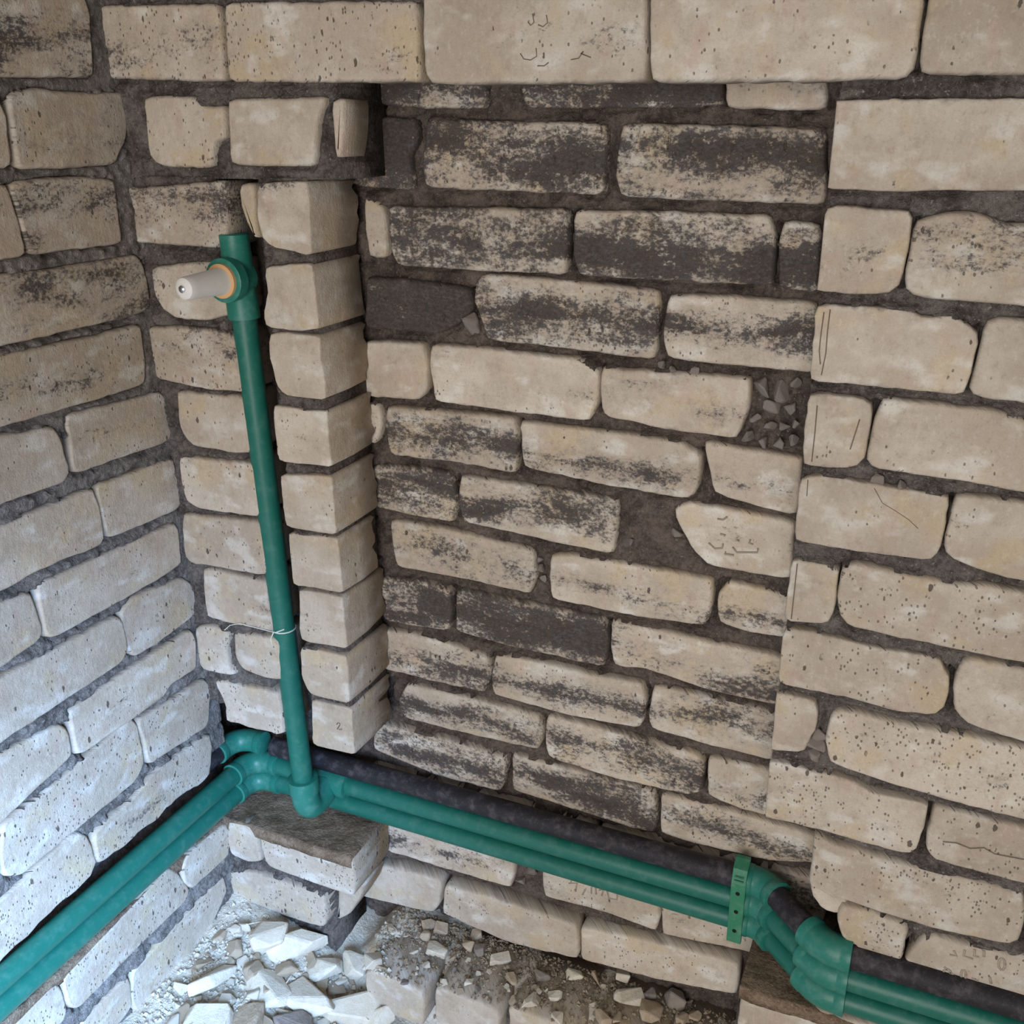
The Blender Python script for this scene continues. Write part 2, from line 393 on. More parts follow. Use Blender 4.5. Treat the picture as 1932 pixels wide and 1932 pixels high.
# ---- back wall, front face right of the niche
t('F', 'A3', [(462,775),(560,738),(640,755),(750,738),(1900,738),(2700,750),(2700,1340),(1900,1375),(1300,1375),(1000,1390),(790,1375),(452,1370)], .03, pit=.25, saw=1)
t('F', 'A3', [(440,1560),(560,1517),(1100,1550),(1120,1590),(1070,1900),(1030,2080),(960,2130),(850,2130),(405,2115),(415,1850)], .05, pit=.35, saw=1)
t('F', 'A3', [(1140,1615),(1220,1600),(1350,1560),(1600,1570),(1800,1650),(2100,1640),(2700,1680),(2700,2320),(1870,2220),(1300,2170),(1120,2150),(1050,2110),(1080,1900)], .26, .8, .6, .5)
t('F', 'B3', [(415,380),(700,392),(1110,420),(1180,475),(1270,470),(1400,440),(1540,530),(1600,580),(1560,800),(1500,1010),(1300,1000),(930,960),(700,930),(370,910),(395,650)], .08, .95, .3, .35, saw=1)
t('F', 'B3', [(1650,490),(1750,470),(2500,560),(2450,1190),(1800,1060),(1550,1020),(1530,980),(1590,750)], .10, .95, .3, .35)
t('F', 'B3', [(360,1025),(500,1030),(750,1065),(830,1100),(800,1300),(780,1480),(720,1545),(500,1545),(315,1530),(335,1280)], 0, pit=.15, saw=1)
t('F', 'B3', [(890,1055),(1200,1090),(1700,1150),(2200,1270),(2180,1780),(1850,1720),(1450,1640),(1050,1590),(870,1570),(780,1500),(840,1200)], .02, pit=.6)
t('F', 'B3', [(300,1640),(500,1622),(900,1700),(1390,1770),(1370,1900),(1310,2180),(1260,2220),(850,2170),(255,2080),(280,1850)], 0, pit=.3, saw=1)
t('F', 'B3', [(1430,1760),(1700,1780),(2600,1920),(2560,2520),(1600,2300),(1500,2250),(1340,2180),(1380,1950)], .02, pit=.45)
t('F', 'C3', [(232,378),(400,395),(560,430),(580,460),(550,700),(520,835),(230,815),(188,800),(210,600)], .03, pit=.3, saw=1)
t('F', 'C3', [(600,440),(700,405),(1000,470),(1450,560),(1650,570),(2300,690),(2280,1190),(1700,1070),(1100,950),(630,850),(590,780),(560,640)], .03, pit=1.0)
t('F', 'C3', [(182,880),(400,910),(640,980),(1000,1060),(1330,1100),(1340,1180),(1400,1240),(1360,1450),(1290,1505),(1000,1470),(500,1340),(135,1270),(158,1050)], 0, pit=.7, saw=1)
t('F', 'C3', [(1480,1110),(1600,1110),(2600,1300),(2560,1860),(1700,1630),(1520,1560),(1420,1470),(1410,1320)], .05, pit=.5)
t('F', 'C3', [(118,1345),(300,1390),(420,1410),(430,1500),(410,1620),(360,1700),(340,1770),(65,1745),(90,1550)], 0, pit=.2, saw=1)
t('F', 'C3', [(530,1480),(650,1470),(1000,1570),(1500,1660),(2300,1820),(2280,2340),(1600,2180),(900,1980),(510,1840),(480,1700)], .08, pit=1.0)
t('F', 'D3', [(45,20),(200,40),(700,170),(800,250),(1240,340),(1200,500),(1150,650),(1110,690),(980,660),(700,580),(380,490),(0,400),(20,200)], .08, pit=.9, saw=1)
t('F', 'D3', [(1270,350),(1400,380),(2500,660),(2450,1050),(1700,850),(1280,740),(1210,660),(1240,480)], .02, pit=1.0)
t('F', 'D3', [(400,545),(540,630),(930,740),(1100,790),(1930,980),(1945,1100),(1905,1330),(1830,1360),(1240,1230),(830,1100),(640,1030),(540,1020),(430,945),(358,935),(372,800)], 0, pit=1.0)
t('F', 'D3', [(1975,1000),(2600,1150),(2580,1560),(1940,1390)], 0, pit=1.0)
t('F', 'D3', [(358,930),(440,940),(540,1010),(640,1040),(610,1160),(480,1145),(430,1110),(365,990)], 0, pit=.05, jag=1, back=.006, smoothp=1)
t('F', 'D3', [(600,1080),(830,1130),(1080,1230),(1070,1350),(1030,1490),(950,1510),(880,1470),(780,1465),(710,1390),(720,1360),(590,1300),(570,1200)], 0, pit=1.0, jag=1)
t('F', 'D3', [(1110,1400),(1180,1320),(1240,1285),(1500,1370),(1932,1450),(2600,1600),(2570,1960),(1932,1810),(1700,1750),(1500,1680),(1300,1660),(1150,1620),(1060,1570),(1040,1500)], 0, pit=.7, stamp=1)
# below the groove, right
t('F', 'P', [(1398,1872),(1470,1893),(1600,1926),(1720,1958),(1715,2060),(1600,2030),(1385,1980)], 0, pit=.4)
t('F', 'P', [(1740,1962),(2050,2040),(2040,2140),(1735,2062)], 0, pit=.4)

# ---- recessed niche wall
def n(pts, *a, **k):
    t('N', 'P', pts, *a, **k)
n([(650,105),(918,100),(919,202),(800,201),(690,192),(655,198)], .62, .4, 1.2, .4)
n([(975,100),(1365,100),(1363,197),(1230,200),(1105,202),(985,199)], .62, .5, 1.0, .4)
n([(1370,100),(1560,100),(1560,204),(1368,201)], .40, .9, .6, .4)
n([(645,222),(785,226),(790,260),(771,295),(778,330),(782,355),(684,350),(645,342)], .98, .75, .55, .2)
n([(806,228),(900,230),(1145,236),(1147,300),(1142,365),(900,355),(802,350),(798,300)], .60, .7, .6, .7)
n([(1171,236),(1300,238),(1560,246),(1558,384),(1300,374),(1168,367),(1160,330)], .66, .72, .5, .7)
n([(686,372),(724,392),(728,440),(731,485),(694,484),(686,420)], .34, .3, .5)
n([(733,392),(850,395),(1074,397),(1073,460),(1068,515),(900,507),(750,499),(738,468)], .66, .45, .45, .4)
n([(1081,400),(1240,402),(1455,410),(1462,470),(1458,537),(1260,528),(1088,517),(1078,480)], .68, .33, .42, .4)
n([(1475,420),(1548,425),(1544,550),(1468,541),(1466,480)], .62, .4, .45)
n([(690,524),(790,533),(885,546),(892,585),(872,605),(832,626),(760,622),(688,618)], .97, .6, 1.0, .2)
n([(893,535),(905,520),(960,522),(1243,551),(1241,620),(1235,677),(1150,668),(1020,652),(915,640),(905,600),(890,570)], .48, .5, .4, .6)
n([(1260,558),(1400,563),(1542,574),(1538,702),(1400,690),(1255,674),(1250,630)], .50, .52, .35, .6)
n([(688,645),(800,650),(808,680),(807,735),(790,753),(690,745)], .08, .4, .4, .2)
n([(812,652),(980,665),(1090,680),(1133,700),(1127,760),(1112,793),(960,775),(820,755),(811,700)], .22, .4, .4, .3)
n([(1135,692),(1180,700),(1300,706),(1418,714),(1412,770),(1390,826),(1240,805),(1136,782),(1132,740)], .24, .4, .4, .4)
n([(688,762),(716,765),(722,800),(708,838),(692,836)], .10, .5, .5)
n([(730,768),(850,778),(975,790),(980,840),(974,890),(870,872),(736,855),(728,800)], .52, .45, .35, .4)
n([(981,796),(1050,805),(1200,822),(1290,838),(1323,862),(1318,920),(1298,941),(1150,915),(986,880),(982,830)], .40, .36, .3, .4)
n([(1326,835),(1400,850),(1515,866),(1505,972),(1440,960),(1345,930),(1335,880)], .24, .35, .3, .4)
n([(700,880),(780,885),(852,896),(860,940),(855,986),(790,975),(704,955)], .60, .6, .5, .4)
n([(866,900),(1000,920),(1166,946),(1164,1000),(1157,1046),(1050,1025),(872,985),(862,950)], .52, .5, .4, .4)
n([(1268,962),(1300,950),(1400,968),(1500,990),(1492,1093),(1400,1078),(1332,1066),(1300,1030),(1280,990)], .03, .5, .5, .3, stamp=2)
n([(733,985),(860,1005),(1005,1042),(1010,1090),(998,1122),(880,1095),(745,1070),(736,1030)], .50, .5, .4, .5)
n([(1037,1050),(1080,1052),(1200,1070),(1345,1097),(1342,1150),(1330,1182),(1200,1165),(1038,1130),(1033,1090)], .34, .35, .35, .5)
n([(1352,1122),(1375,1100),(1492,1127),(1486,1207),(1400,1190),(1353,1176)], .40, .4, .35, .5)
n([(712,1092),(780,1095),(850,1115),(855,1150),(848,1188),(780,1180),(725,1168),(714,1130)], .66, .5, .5, .3)
n([(859,1115),(960,1135),(1140,1172),(1150,1210),(1140,1260),(960,1220),(856,1190)], .72, .5, .5, .3)
n([(1152,1170),(1300,1205),(1478,1242),(1472,1332),(1330,1300),(1230,1265),(1157,1256),(1150,1215)], .46, .35, .35, .5)
n([(715,1188),(800,1200),(920,1240),(930,1275),(913,1305),(820,1285),(718,1260)], .48, .45, .4, .5)
n([(936,1235),(1000,1245),(1120,1275),(1215,1291),(1220,1330),(1209,1372),(1080,1350),(932,1310),(926,1280)], .42, .42, .3, .5)
n([(1230,1296),(1300,1310),(1466,1347),(1458,1437),(1330,1405),(1226,1376),(1222,1350)], .42, .45, .4, .6)
n([(765,1293),(880,1318),(1015,1353),(1026,1380),(1014,1415),(900,1390),(760,1355),(748,1325)], .52, .45, .4, .5)
n([(1031,1350),(1150,1380),(1320,1425),(1331,1440),(1325,1493),(1300,1499),(1150,1465),(1032,1426),(1028,1390)], .56, .45, .5, .5)
n([(1335,1431),(1455,1458),(1450,1543),(1400,1530),(1332,1502)], .28, .4, .4, .6)
n([(705,1362),(850,1398),(955,1430),(956,1460),(945,1493),(820,1460),(705,1412)], .50, .5, .5, .6)
n([(965,1425),(1100,1460),(1235,1495),(1241,1540),(1235,1573),(1180,1560),(1090,1530),(965,1490)], .60, .45, .45, .6)
n([(1246,1500),(1330,1520),(1440,1550),(1545,1582),(1548,1630),(1450,1625),(1300,1590),(1245,1571)], .36, .4, .4, .6)
n([(700,1442),(830,1475),(985,1518),(1122,1556),(1124,1630),(900,1575),(700,1510)], .42, .5, .5, .4)
n([(1131,1560),(1350,1615),(1560,1665),(1555,1745),(1350,1700),(1132,1632)], .38, .5, .5, .4)
n([(722,1530),(810,1552),(962,1612),(972,1640),(964,1677),(840,1641),(728,1606),(720,1570)], .26, .4, .4, .6)
n([(1025,1615),(1120,1640),(1242,1680),(1246,1720),(1240,1756),(1130,1716),(1026,1690),(1022,1650)], .20, .3, .4, .7, stamp=3)
n([(1249,1685),(1320,1705),(1440,1740),(1430,1800),(1330,1778),(1248,1762)], .12, .4, .4, .7)
n([(700,1625),(760,1628),(840,1655),(838,1690),(826,1712),(750,1695),(690,1682)], 0, pit=.3, proud=.012)
n([(846,1660),(960,1688),(1095,1736),(1099,1760),(1097,1796),(960,1763),(842,1710)], .05, .8, .3, .6, proud=.012)
n([(1101,1738),(1250,1768),(1400,1806),(1396,1862),(1250,1835),(1102,1796)], .02, .8, .3, .6, proud=.012)

# ------------------------------------------------------------------ walls: planes and brick builder
DN = 0.105                                  # depth of the niche
PL = {'L': (0, 0.0), 'F': (1, 0.0), 'N': (1, DN)}

def to_uv(plane, p):
    ax, off = PL[plane]
    q = hit(p[0], p[1], ax, off)
    return (q[1] if plane == 'L' else q[0], q[2])

def to_xyz(plane, u, v, d):
    """d > 0 stands proud of the wall"""
    if plane == 'L': return (d, u, v)
    return (u, PL[plane][1] - d, v)

def resample(pts, step):
    out = []
    m = len(pts)
    for i in range(m):
        a, b = np.array(pts[i]), np.array(pts[(i + 1) % m])
        k = max(1, int(round(np.linalg.norm(b - a) / step)))
        for j in range(k):
            out.append(a + (b - a) * j / k)
    return np.array(out)

def poly_normals(P):
    d = np.roll(P, -1, 0) - np.roll(P, 1, 0)
    nrm = np.stack([d[:, 1], -d[:, 0]], 1)
    nrm /= np.linalg.norm(nrm, axis=1)[:, None] + 1e-9
    area2 = np.sum(P[:, 0] * np.roll(P[:, 1], -1) - np.roll(P[:, 0], -1) * P[:, 1])
    return nrm if area2 > 0 else -nrm

def outline(plane, pts, o, sd):
    P = np.array([to_uv(plane, p) for p in pts])
    a2 = np.sum(P[:, 0] * np.roll(P[:, 1], -1) - np.roll(P[:, 0], -1) * P[:, 1])
    if a2 < 0: P = P[::-1]
    P = resample(P, 0.009)
    if o.get('pil'):                         # arris between the front and the side face
        P[:, 0] = np.where(P[:, 0] > P[:, 0].max() - 0.014, 0.259 + 0.004 * vnoise(P[:, 1] * 25, 0, sd % 13), P[:, 0])
    P = P * 0.6 + (np.roll(P, 1, 0) + np.roll(P, -1, 0)) * 0.2
    nr = poly_normals(P)
    P = P + nr * (np.array([0.0003, 0.0016]) if o.get('pil') else np.array([0.0008, 0.0032]) if plane == 'L' else np.array([0.0003, 0.0019]))
    amp = 0.0022 if o.get('jag') else (0.0006 if o.get('smoothp') else 0.0011)
    P = P + nr * (fbm(P[:, 0] * 70, P[:, 1] * 70, sd % 97, 3) * amp * 1.6)[:, None]
    if o.get('saw'):
        # the reveal was sawn: keep its edge straight
        P[:, 0] = np.where(P[:, 0] < 0.835, np.maximum(P[:, 0], 0.8265 + 0.0015 * vnoise(P[:, 1] * 60, 0, sd % 11)), P[:, 0])
    return P

def brick_mesh(plane, P, depth, face, sd, o):
    nr = poly_normals(P)
    m = len(P)
    rough = fbm(P[:, 0] * 120, P[:, 1] * 120, sd % 53 + 5, 2)
    sharp = 0.45 if o.get('pil') or o.get('saw') else 1.0
    rings = [(P, np.full(m, face - depth)),
             (P, np.full(m, face - 0.0055 * sharp) + 0.0008 * rough),
             (P - nr * 0.0013 * sharp, np.full(m, face - 0.0018 * sharp) + 0.0006 * rough),
             (P - nr * 0.0032 * sharp, np.full(m, face) + 0.0002 * rough),
             (P - nr * (0.0032 * sharp + 0.0016), np.full(m, face))]
    if o.get('pil'):                         # hacked inner end: the side face runs back unevenly
        Q = P.copy()
        right = P[:, 0] > P[:, 0].max() - 0.03
        Q[right, 0] += 0.006 * fbm(P[right, 1] * 60, P[right, 0] * 0, sd % 31, 2)
        mid = P.copy()
        mid[right, 0] += 0.004 * fbm(P[right, 1] * 90, P[right, 0] * 0, sd % 29 + 3, 2) + 0.002
        rings = [(Q, np.full(m, face - depth) + 0.008 * fbm(P[:, 1] * 50, P[:, 0] * 50, sd % 17, 2)), (mid, np.full(m, face - depth * 0.5))] + rings[1:]
    V, F, UV, FU = [], [], [], []
    mn, mx = P.min(0), P.max(0)
    c = (mn + mx) / 2
    for Q, d in rings:
        for q, dd in zip(Q, d):
            V.append(to_xyz(plane, q[0], q[1], dd))
            UV.append((q[0] + (face - dd), q[1]))
            # height within the brick follows its own tilt
            FU.append(((q[0] - mn[0]) / (mx[0] - mn[0]), (q[1] - mn[1]) / (mx[1] - mn[1])))
    # straighten: v measured between local lower and upper outline
    us = P[:, 0]
    lo, hi = P[:, 1], P[:, 1]
    nb = 9
    edges = np.linspace(mn[0], mx[0], nb + 1)
    lov, hiv = [], []
    for i in range(nb):
        s = (us >= edges[i] - 0.012) & (us <= edges[i + 1] + 0.012)
        vals = P[s, 1] if s.any() else P[:, 1]
        lov.append(vals.min()); hiv.append(vals.max())
    cx = (edges[:-1] + edges[1:]) / 2
    cf_l, cf_h = np.polyfit(cx, lov, 1), np.polyfit(cx, hiv, 1)
    k = 0
    for Q, d in rings:
        for q in Q:
            a, b = np.polyval(cf_l, q[0]), np.polyval(cf_h, q[0])
            FU[k] = (FU[k][0], min(1.0, max(0.0, (q[1] - a) / max(1e-4, b - a))))
            k += 1
    R = len(rings)
    flip = plane == 'L'
    for r in range(R - 1):
        for i in range(m):
            j = (i + 1) % m
            f = (r * m + i, r * m + j, (r + 1) * m + j, (r + 1) * m + i)
            F.append(f)
    F.append(tuple(range((R - 1) * m, R * m)))
    F.append(tuple(range(m - 1, -1, -1)))
    cen = to_xyz(plane, c[0], c[1], face - depth / 2)
    V = [(v[0] - cen[0], v[1] - cen[1], v[2] - cen[2]) for v in V]
    return V, F, UV, FU, cen

def add_brick(parent, plane, P, stain=0.0, band=.5, bw=.5, pit=.4, depth=0.05, face=0.0, sd=0, o={}, tone=1.0, grime=.75, name='brick'):
    V, F, UV, FU, cen = brick_mesh(plane, P, depth, face, sd, o)
    ob = mkobj(name, V, F, M['brick'], parent, cen)
    me = ob.data
    l1 = me.uv_layers.new(name='metres')
    l2 = me.uv_layers.new(name='face')
    vi = np.empty(len(me.loops), dtype=np.int32)
    me.loops.foreach_get('vertex_index', vi)
    l1.data.foreach_set('uv', np.array(UV, dtype=np.float32)[vi].ravel())
    l2.data.foreach_set('uv', np.array(FU, dtype=np.float32)[vi].ravel())
    bm = bmesh.new(); bm.from_mesh(me)
    bmesh.ops.recalc_face_normals(bm, faces=bm.faces)
    bm.to_mesh(me); bm.free()
    ob['stain'], ob['band'], ob['bandw'], ob['pit'], ob['tone'], ob['grime'] = float(stain), float(band), float(bw), float(pit), float(tone), float(grime)
    return ob

wall_left = tag(empty('wall_left'), 'cream brick wall on the left with a pipe groove cut near the floor', kind='structure')
wall_back = tag(empty('wall_back'), 'cream brick back wall with a stained niche and a pipe chase', kind='structure')

POLY = {'L': [], 'F': [], 'N': []}
FACEP = {}
stamps = []
for i, (plane, pts, stain, band, bw, pit, o) in enumerate(T):
    P = outline(plane, pts, o, i * 7 + 3)
    face = random.uniform(-0.0015, 0.0015) + o.get('proud', 0) - o.get('back', 0)
    if plane == 'N': face += random.uniform(-0.002, 0.003)
    ob = add_brick(wall_left if plane == 'L' else wall_back, plane, P, stain, band, bw, pit,
                   o.get('depth', 0.05), face, i * 7 + 3, o, tone=1.05 if o.get('smoothp') or o.get('pil') else 1.15 if plane == 'N' else 1.0,
                   grime=.35 if o.get('pil') or o.get('smoothp') else .75)
    POLY[plane].append((P, face))
    if 'stamp' in o: stamps.append((o['stamp'], ob, plane, face))
    if 'mark' in o: mark_brick = (ob, face)

# bricks that carry on beyond the picture: two courses up, a brick further along each side
def rect(plane, u0, u1, v0, v1, sd, parent, **k):
    P = resample([(u0, v0), (u1, v0), (u1, v1), (u0, v1)], 0.012)
    P = P * 0.5 + (np.roll(P, 1, 0) + np.roll(P, -1, 0)) * 0.25
    nr = poly_normals(P)
    P = P + nr * (fbm(P[:, 0] * 70, P[:, 1] * 70, sd % 97, 3) * 0.002)[:, None]
    f = random.uniform(-0.0015, 0.0015)
    add_brick(parent, plane, P, face=f, sd=sd, **k)
    POLY[plane].append((P, f))

for row, (v0, v1) in enumerate(((0.175, 0.252), (0.268, 0.345))):
    x = -0.06 + row * 0.12
    while x < 1.45:
        rect('F', max(x, 0.002), x + 0.236, ZC + v0, ZC + v1, int(x * 100) + row, wall_back, pit=.4, stain=.05); x += 0.25
    y = -0.02 - row * 0.1
    while y > -0.7:
        rect('L', y - 0.236, y, ZC + v0, ZC + v1, int(-y * 100) + row + 40, wall_left, pit=.4, stain=.05); y -= 0.25
ztab = [(0.066, 0.150), (-0.031, 0.045), (-0.123, -0.045), (-0.2125, -0.14), (-0.300, -0.228), (-0.387, -0.315), (-0.483, -0.405), (-0.573, -0.5), (-0.66, -0.588),
        (-0.758, -0.677), (-0.845, -0.773), (-0.91, -0.862), (-1.105, -1.035), (-1.19, -1.122)]
for k, (v0, v1) in enumerate(ztab):
    done = [P for P, f in POLY['L'] if P[:, 1].min() - ZC < (v0 + v1) / 2 < P[:, 1].max() - ZC]
    done = [P for P in done if abs(P[:, 1].mean() - ZC - (v0 + v1) / 2) < 0.05]
    y = min(P[:, 0].min() for P in done) - 0.012 if done else -0.3
    first = True
    while y > -0.62:
        L = 0.236 if not first else 0.16 + 0.07 * ((k * 37) % 10) / 10
        rect('L', y - L, y, ZC + v0, ZC + v1, k * 13 + int(-y * 90), wall_left, pit=.5); y -= L + 0.012; first = False
rtab = [(0.066, 0.150), (-0.055, 0.03), (-0.146, -0.075), (-0.233, -0.163), (-0.319, -0.249), (-0.402, -0.335), (-0.493, -0.42), (-0.574, -0.51), (-0.662, -0.59),
        (-0.749, -0.678), (-0.849, -0.765), (-0.93, -0.865), (-1.11, -1.04), (-1.2, -1.125)]
for k, (v0, v1) in enumerate(rtab):
    done = [P for P, f in POLY['F'] if abs(P[:, 1].mean() - ZC - (v0 + v1) / 2) < 0.042 and P[:, 0].max() > 0.84]
    x = max(P[:, 0].max() for P in done) + 0.012 if done else 0.84
    while x < 1.45:
        rect('F', x, x + 0.236, ZC + v0, ZC + v1, k * 17 + int(x * 80), wall_back, pit=.6); x += 0.248

# ------------------------------------------------------------------ mortar beds
def sdf_field(plane, U, Vv, extra=0.03):
    """signed distance (inside < 0) to the nearest brick outline, and that brick's face height"""
    S = np.full(U.shape, 0.03)
    FH = np.zeros(U.shape)
    u1, v1 = U[0, :], Vv[:, 0]
    for P, f in POLY[plane]:
        a, b = P.min(0) - extra, P.max(0) + extra
        iu = np.where((u1 >= a[0]) & (u1 <= b[0]))[0]
        iv = np.where((v1 >= a[1]) & (v1 <= b[1]))[0]
        if len(iu) == 0 or len(iv) == 0: continue
        sl = (slice(iv[0], iv[-1] + 1), slice(iu[0], iu[-1] + 1))
        X, Y = U[sl], Vv[sl]
        d2 = np.full(X.shape, 1e9)
        ins = np.zeros(X.shape, bool)
        for i in range(len(P)):
            p, q = P[i], P[(i + 1) % len(P)]
            e = q - p
            w0, w1 = X - p[0], Y - p[1]
            tt = np.clip((w0 * e[0] + w1 * e[1]) / (e @ e + 1e-12), 0, 1)
            d2 = np.minimum(d2, (w0 - e[0] * tt) ** 2 + (w1 - e[1] * tt) ** 2)
            c = ((p[1] <= Y) != (q[1] <= Y)) & (X < (q[0] - p[0]) * (Y - p[1]) / (q[1] - p[1] + 1e-12) + p[0])
            ins ^= c
        s = np.sqrt(d2) * np.where(ins, -1, 1)
        m = s < S[sl]
        S[sl] = np.where(m, s, S[sl])
        FH[sl] = np.where(m, f, FH[sl])
    return S, FH

def worley(x, y, seed=0):
    xi, yi = np.floor(x).astype(int), np.floor(y).astype(int)
    best = np.full(x.shape, 9.0)
    for i in (-1, 0, 1):
        for j in (-1, 0, 1):
            cx, cy = xi + i, yi + j
            jx = _tab[(cx + seed * 7) & 255, (cy + seed * 13) & 255]
            jy = _tab[(cy + seed * 5 + 91) & 255, (cx + seed * 3 + 37) & 255]
            best = np.minimum(best, (cx + jx - x) ** 2 + (cy + jy - y) ** 2)
    return np.sqrt(best)

def bed(name, parent, plane, u0, u1, v0, v1, back, recess, amp, mat, step=0.0028, seed=0, smear=0.5, holes=0.3):
    nu, nv = int((u1 - u0) / step) + 2, int((v1 - v0) / step) + 2
    us, vs = np.linspace(u0, u1, nu), np.linspace(v0, v1, nv)
    U, Vv = np.meshgrid(us, vs)
    S, FH = sdf_field(plane, U, Vv)
    lump = fbm(U * 42, Vv * 42, seed, 3)
    grain = fbm(U * 170, Vv * 170, seed + 9, 2)
    big = fbm(U * 9, Vv * 9, seed + 21, 2)
    rub = 0.45 - worley(U * 95 + lump, Vv * 95 + big, seed)
    h = -recess + amp * (0.8 * lump + 0.35 * grain) + amp * 0.8 * big + 0.0055 * rub * smooth(-0.2, 0.3, big + 0.5 * lump)
    # open perpends: mortar never reached the face there
    Sl, _ = sdf_field(plane, U - 0.007, Vv)
    Sr, _ = sdf_field(plane, U + 0.007, Vv)
    perp = smooth(0.002, -0.002, Sl) * smooth(0.002, -0.002, Sr)
    # shrinkage gap under the brick above
    Sup, _ = sdf_field(plane, U, Vv + 0.0045)
    gap = (Sup < 0.0008) & (S > -0.001)
    h = h - np.where(gap, 0.007 * smooth(-0.25, 0.35, fbm(U * 30, Vv * 12, seed + 31, 2)), 0)
    h = h - 0.022 * perp
    # hollow spots
    h = h - holes * 0.022 * smooth(0.28, 0.6, fbm(U * 26, Vv * 34, seed + 41, 3))
    # smears that lap over the arris of the brick below
    Sdn, _ = sdf_field(plane, U, Vv - 0.004)
    topside = np.where(Sdn < S - 0.0022, 1.0, 0.0)
    sm = smooth(0.05, 0.6, fbm(U * 26, Vv * 26, seed + 51, 3) + 0.35 * grain + smear - 0.5) * topside * (FH < 0.008)
    reach = 0.0075 * sm * (1 - perp)
    lap = FH + np.clip(0.9 * reach, 0, 0.0016) + 0.0002 * grain
    inside = S < 0
    h_in = FH + np.clip(0.9 * (reach + S) - 0.0004, -0.012, 0.0016) + 0.0002 * grain
    h_in = np.where((reach > 0.0008) & (FH < 0.008), h_in, np.minimum(FH, 0) - 0.011)
    blend = smooth(0.006, 0.0, S) * np.clip(sm, 0, 1) * (~inside) * (1 - perp)
    h = np.where(inside, h_in, h * (1 - blend) + lap * blend)
    V = [to_xyz(plane, a, b, c) for a, b, c in zip(U.ravel(), Vv.ravel(), h.ravel())]
    F = []
    idx = np.arange(nu * nv).reshape(nv, nu)
    q = np.stack([idx[:-1, :-1], idx[:-1, 1:], idx[1:, 1:], idx[1:, :-1]], -1).reshape(-1, 4)
    F = q.tolist()
    rim = list(idx[0, :]) + list(idx[1:, -1]) + list(idx[-1, -2::-1]) + list(idx[-2:0:-1, 0])
    base = len(V)
    for r in rim:
        a, b = U.ravel()[r], Vv.ravel()[r]
        V.append(to_xyz(plane, a, b, -back))
    m = len(rim)
    for i in range(m):
        j = (i + 1) % m
        F.append((int(rim[j]), int(rim[i]), base + i, base + j))
    F.append(tuple(base + i for i in range(m - 1, -1, -1)))
    return mkobj(name, V, F, mat, parent)

g = M['mortar']; gn = M['mortar_niche']
z = lambda v: ZC + v
bed('mortar_bed', wall_left, 'L', -0.80, 0.03, z(-0.893), z(0.37), 0.10, 0.0030, 0.0035, M['mortar_left'], seed=1, smear=.5, holes=.2)
bed('mortar_bed', wall_left, 'L', -0.80, 0.01, z(-1.30), z(-1.033), 0.10, 0.004, 0.0035, M['mortar_left'], seed=2)
bed('mortar_bed', wall_back, 'F', -0.05, 1.45, z(0.062), z(0.37), 0.12, 0.007, 0.004, g, seed=3)
bed('mortar_bed', wall_back, 'F', -0.05, 0.302, z(-0.052), z(0.066), 0.12, 0.007, 0.004, g, seed=4, smear=.6)
bed('mortar_bed', wall_back, 'F', -0.05, 0.118, z(-0.80), z(-0.05), 0.075, 0.0065, 0.004, g, seed=5, smear=.5)
bed('mortar_bed', wall_back, 'F', 0.190, 0.2570, z(-0.80), z(-0.05), 0.10, 0.0035, 0.003, g, seed=6, smear=.5)
bed('mortar_bed', wall_back, 'F', 0.829, 1.45, z(-0.752), z(0.066), 0.12, 0.007, 0.004, g, seed=7, smear=.5)
bed('mortar_bed', wall_back, 'F', 0.889, 1.45, z(-0.852), z(-0.752), 0.12, 0.007, 0.004, g, seed=17, smear=.5)
bed('mortar_bed', wall_back, 'F', 0.940, 1.45, z(-0.893), z(-0.852), 0.12, 0.007, 0.004, g, seed=18, smear=.5)
bed('mortar_bed', wall_back, 'F', 0.817, 1.45, z(-1.30), z(-1.033), 0.12, 0.006, 0.004, g, seed=8)
bed('mortar_bed', wall_back, 'F', -0.03, 0.186, z(-1.30), z(-1.033), 0.10, 0.006, 0.004, g, seed=9)
bed('mortar_bed', wall_back, 'N', -0.10, 1.00, z(-1.30), z(0.30), 0.05, 0.009, 0.006, gn, seed=10, smear=.5, holes=.6)

# rough horizontal and recessed surfaces: chase back, groove backs, ledges
def sheet(name, parent, org, du, dv, nrm, amp, freq, mat, step=0.005, seed=0, octv=4, thick=0.02):
    org, du, dv, nrm = map(np.array, (org, du, dv, nrm))
    lu, lv = np.linalg.norm(du), np.linalg.norm(dv)
    nu, nv = int(lu / step) + 2, int(lv / step) + 2
    a, b = np.meshgrid(np.linspace(0, 1, nu), np.linspace(0, 1, nv))
    h = amp * fbm(a * lu * freq, b * lv * freq, seed, octv)
    V = (org + a[..., None] * du + b[..., None] * dv + h[..., None] * nrm).reshape(-1, 3)
    idx = np.arange(nu * nv).reshape(nv, nu)
    F = np.stack([idx[:-1, :-1], idx[:-1, 1:], idx[1:, 1:], idx[1:, :-1]], -1).reshape(-1, 4).tolist()
    rim = list(idx[0, :]) + list(idx[1:, -1]) + list(idx[-1, -2::-1]) + list(idx[-2:0:-1, 0])
    base = len(V)
    V = V.tolist() + [(np.array(V[r]) - nrm * thick).tolist() for r in rim]
    m = len(rim)
    for i in range(m):
        j = (i + 1) % m
        F.append((int(rim[j]), int(rim[i]), base + i, base + j))
    F.append(tuple(base + i for i in range(m - 1, -1, -1)))
    return mkobj(name, V, F, mat, parent)

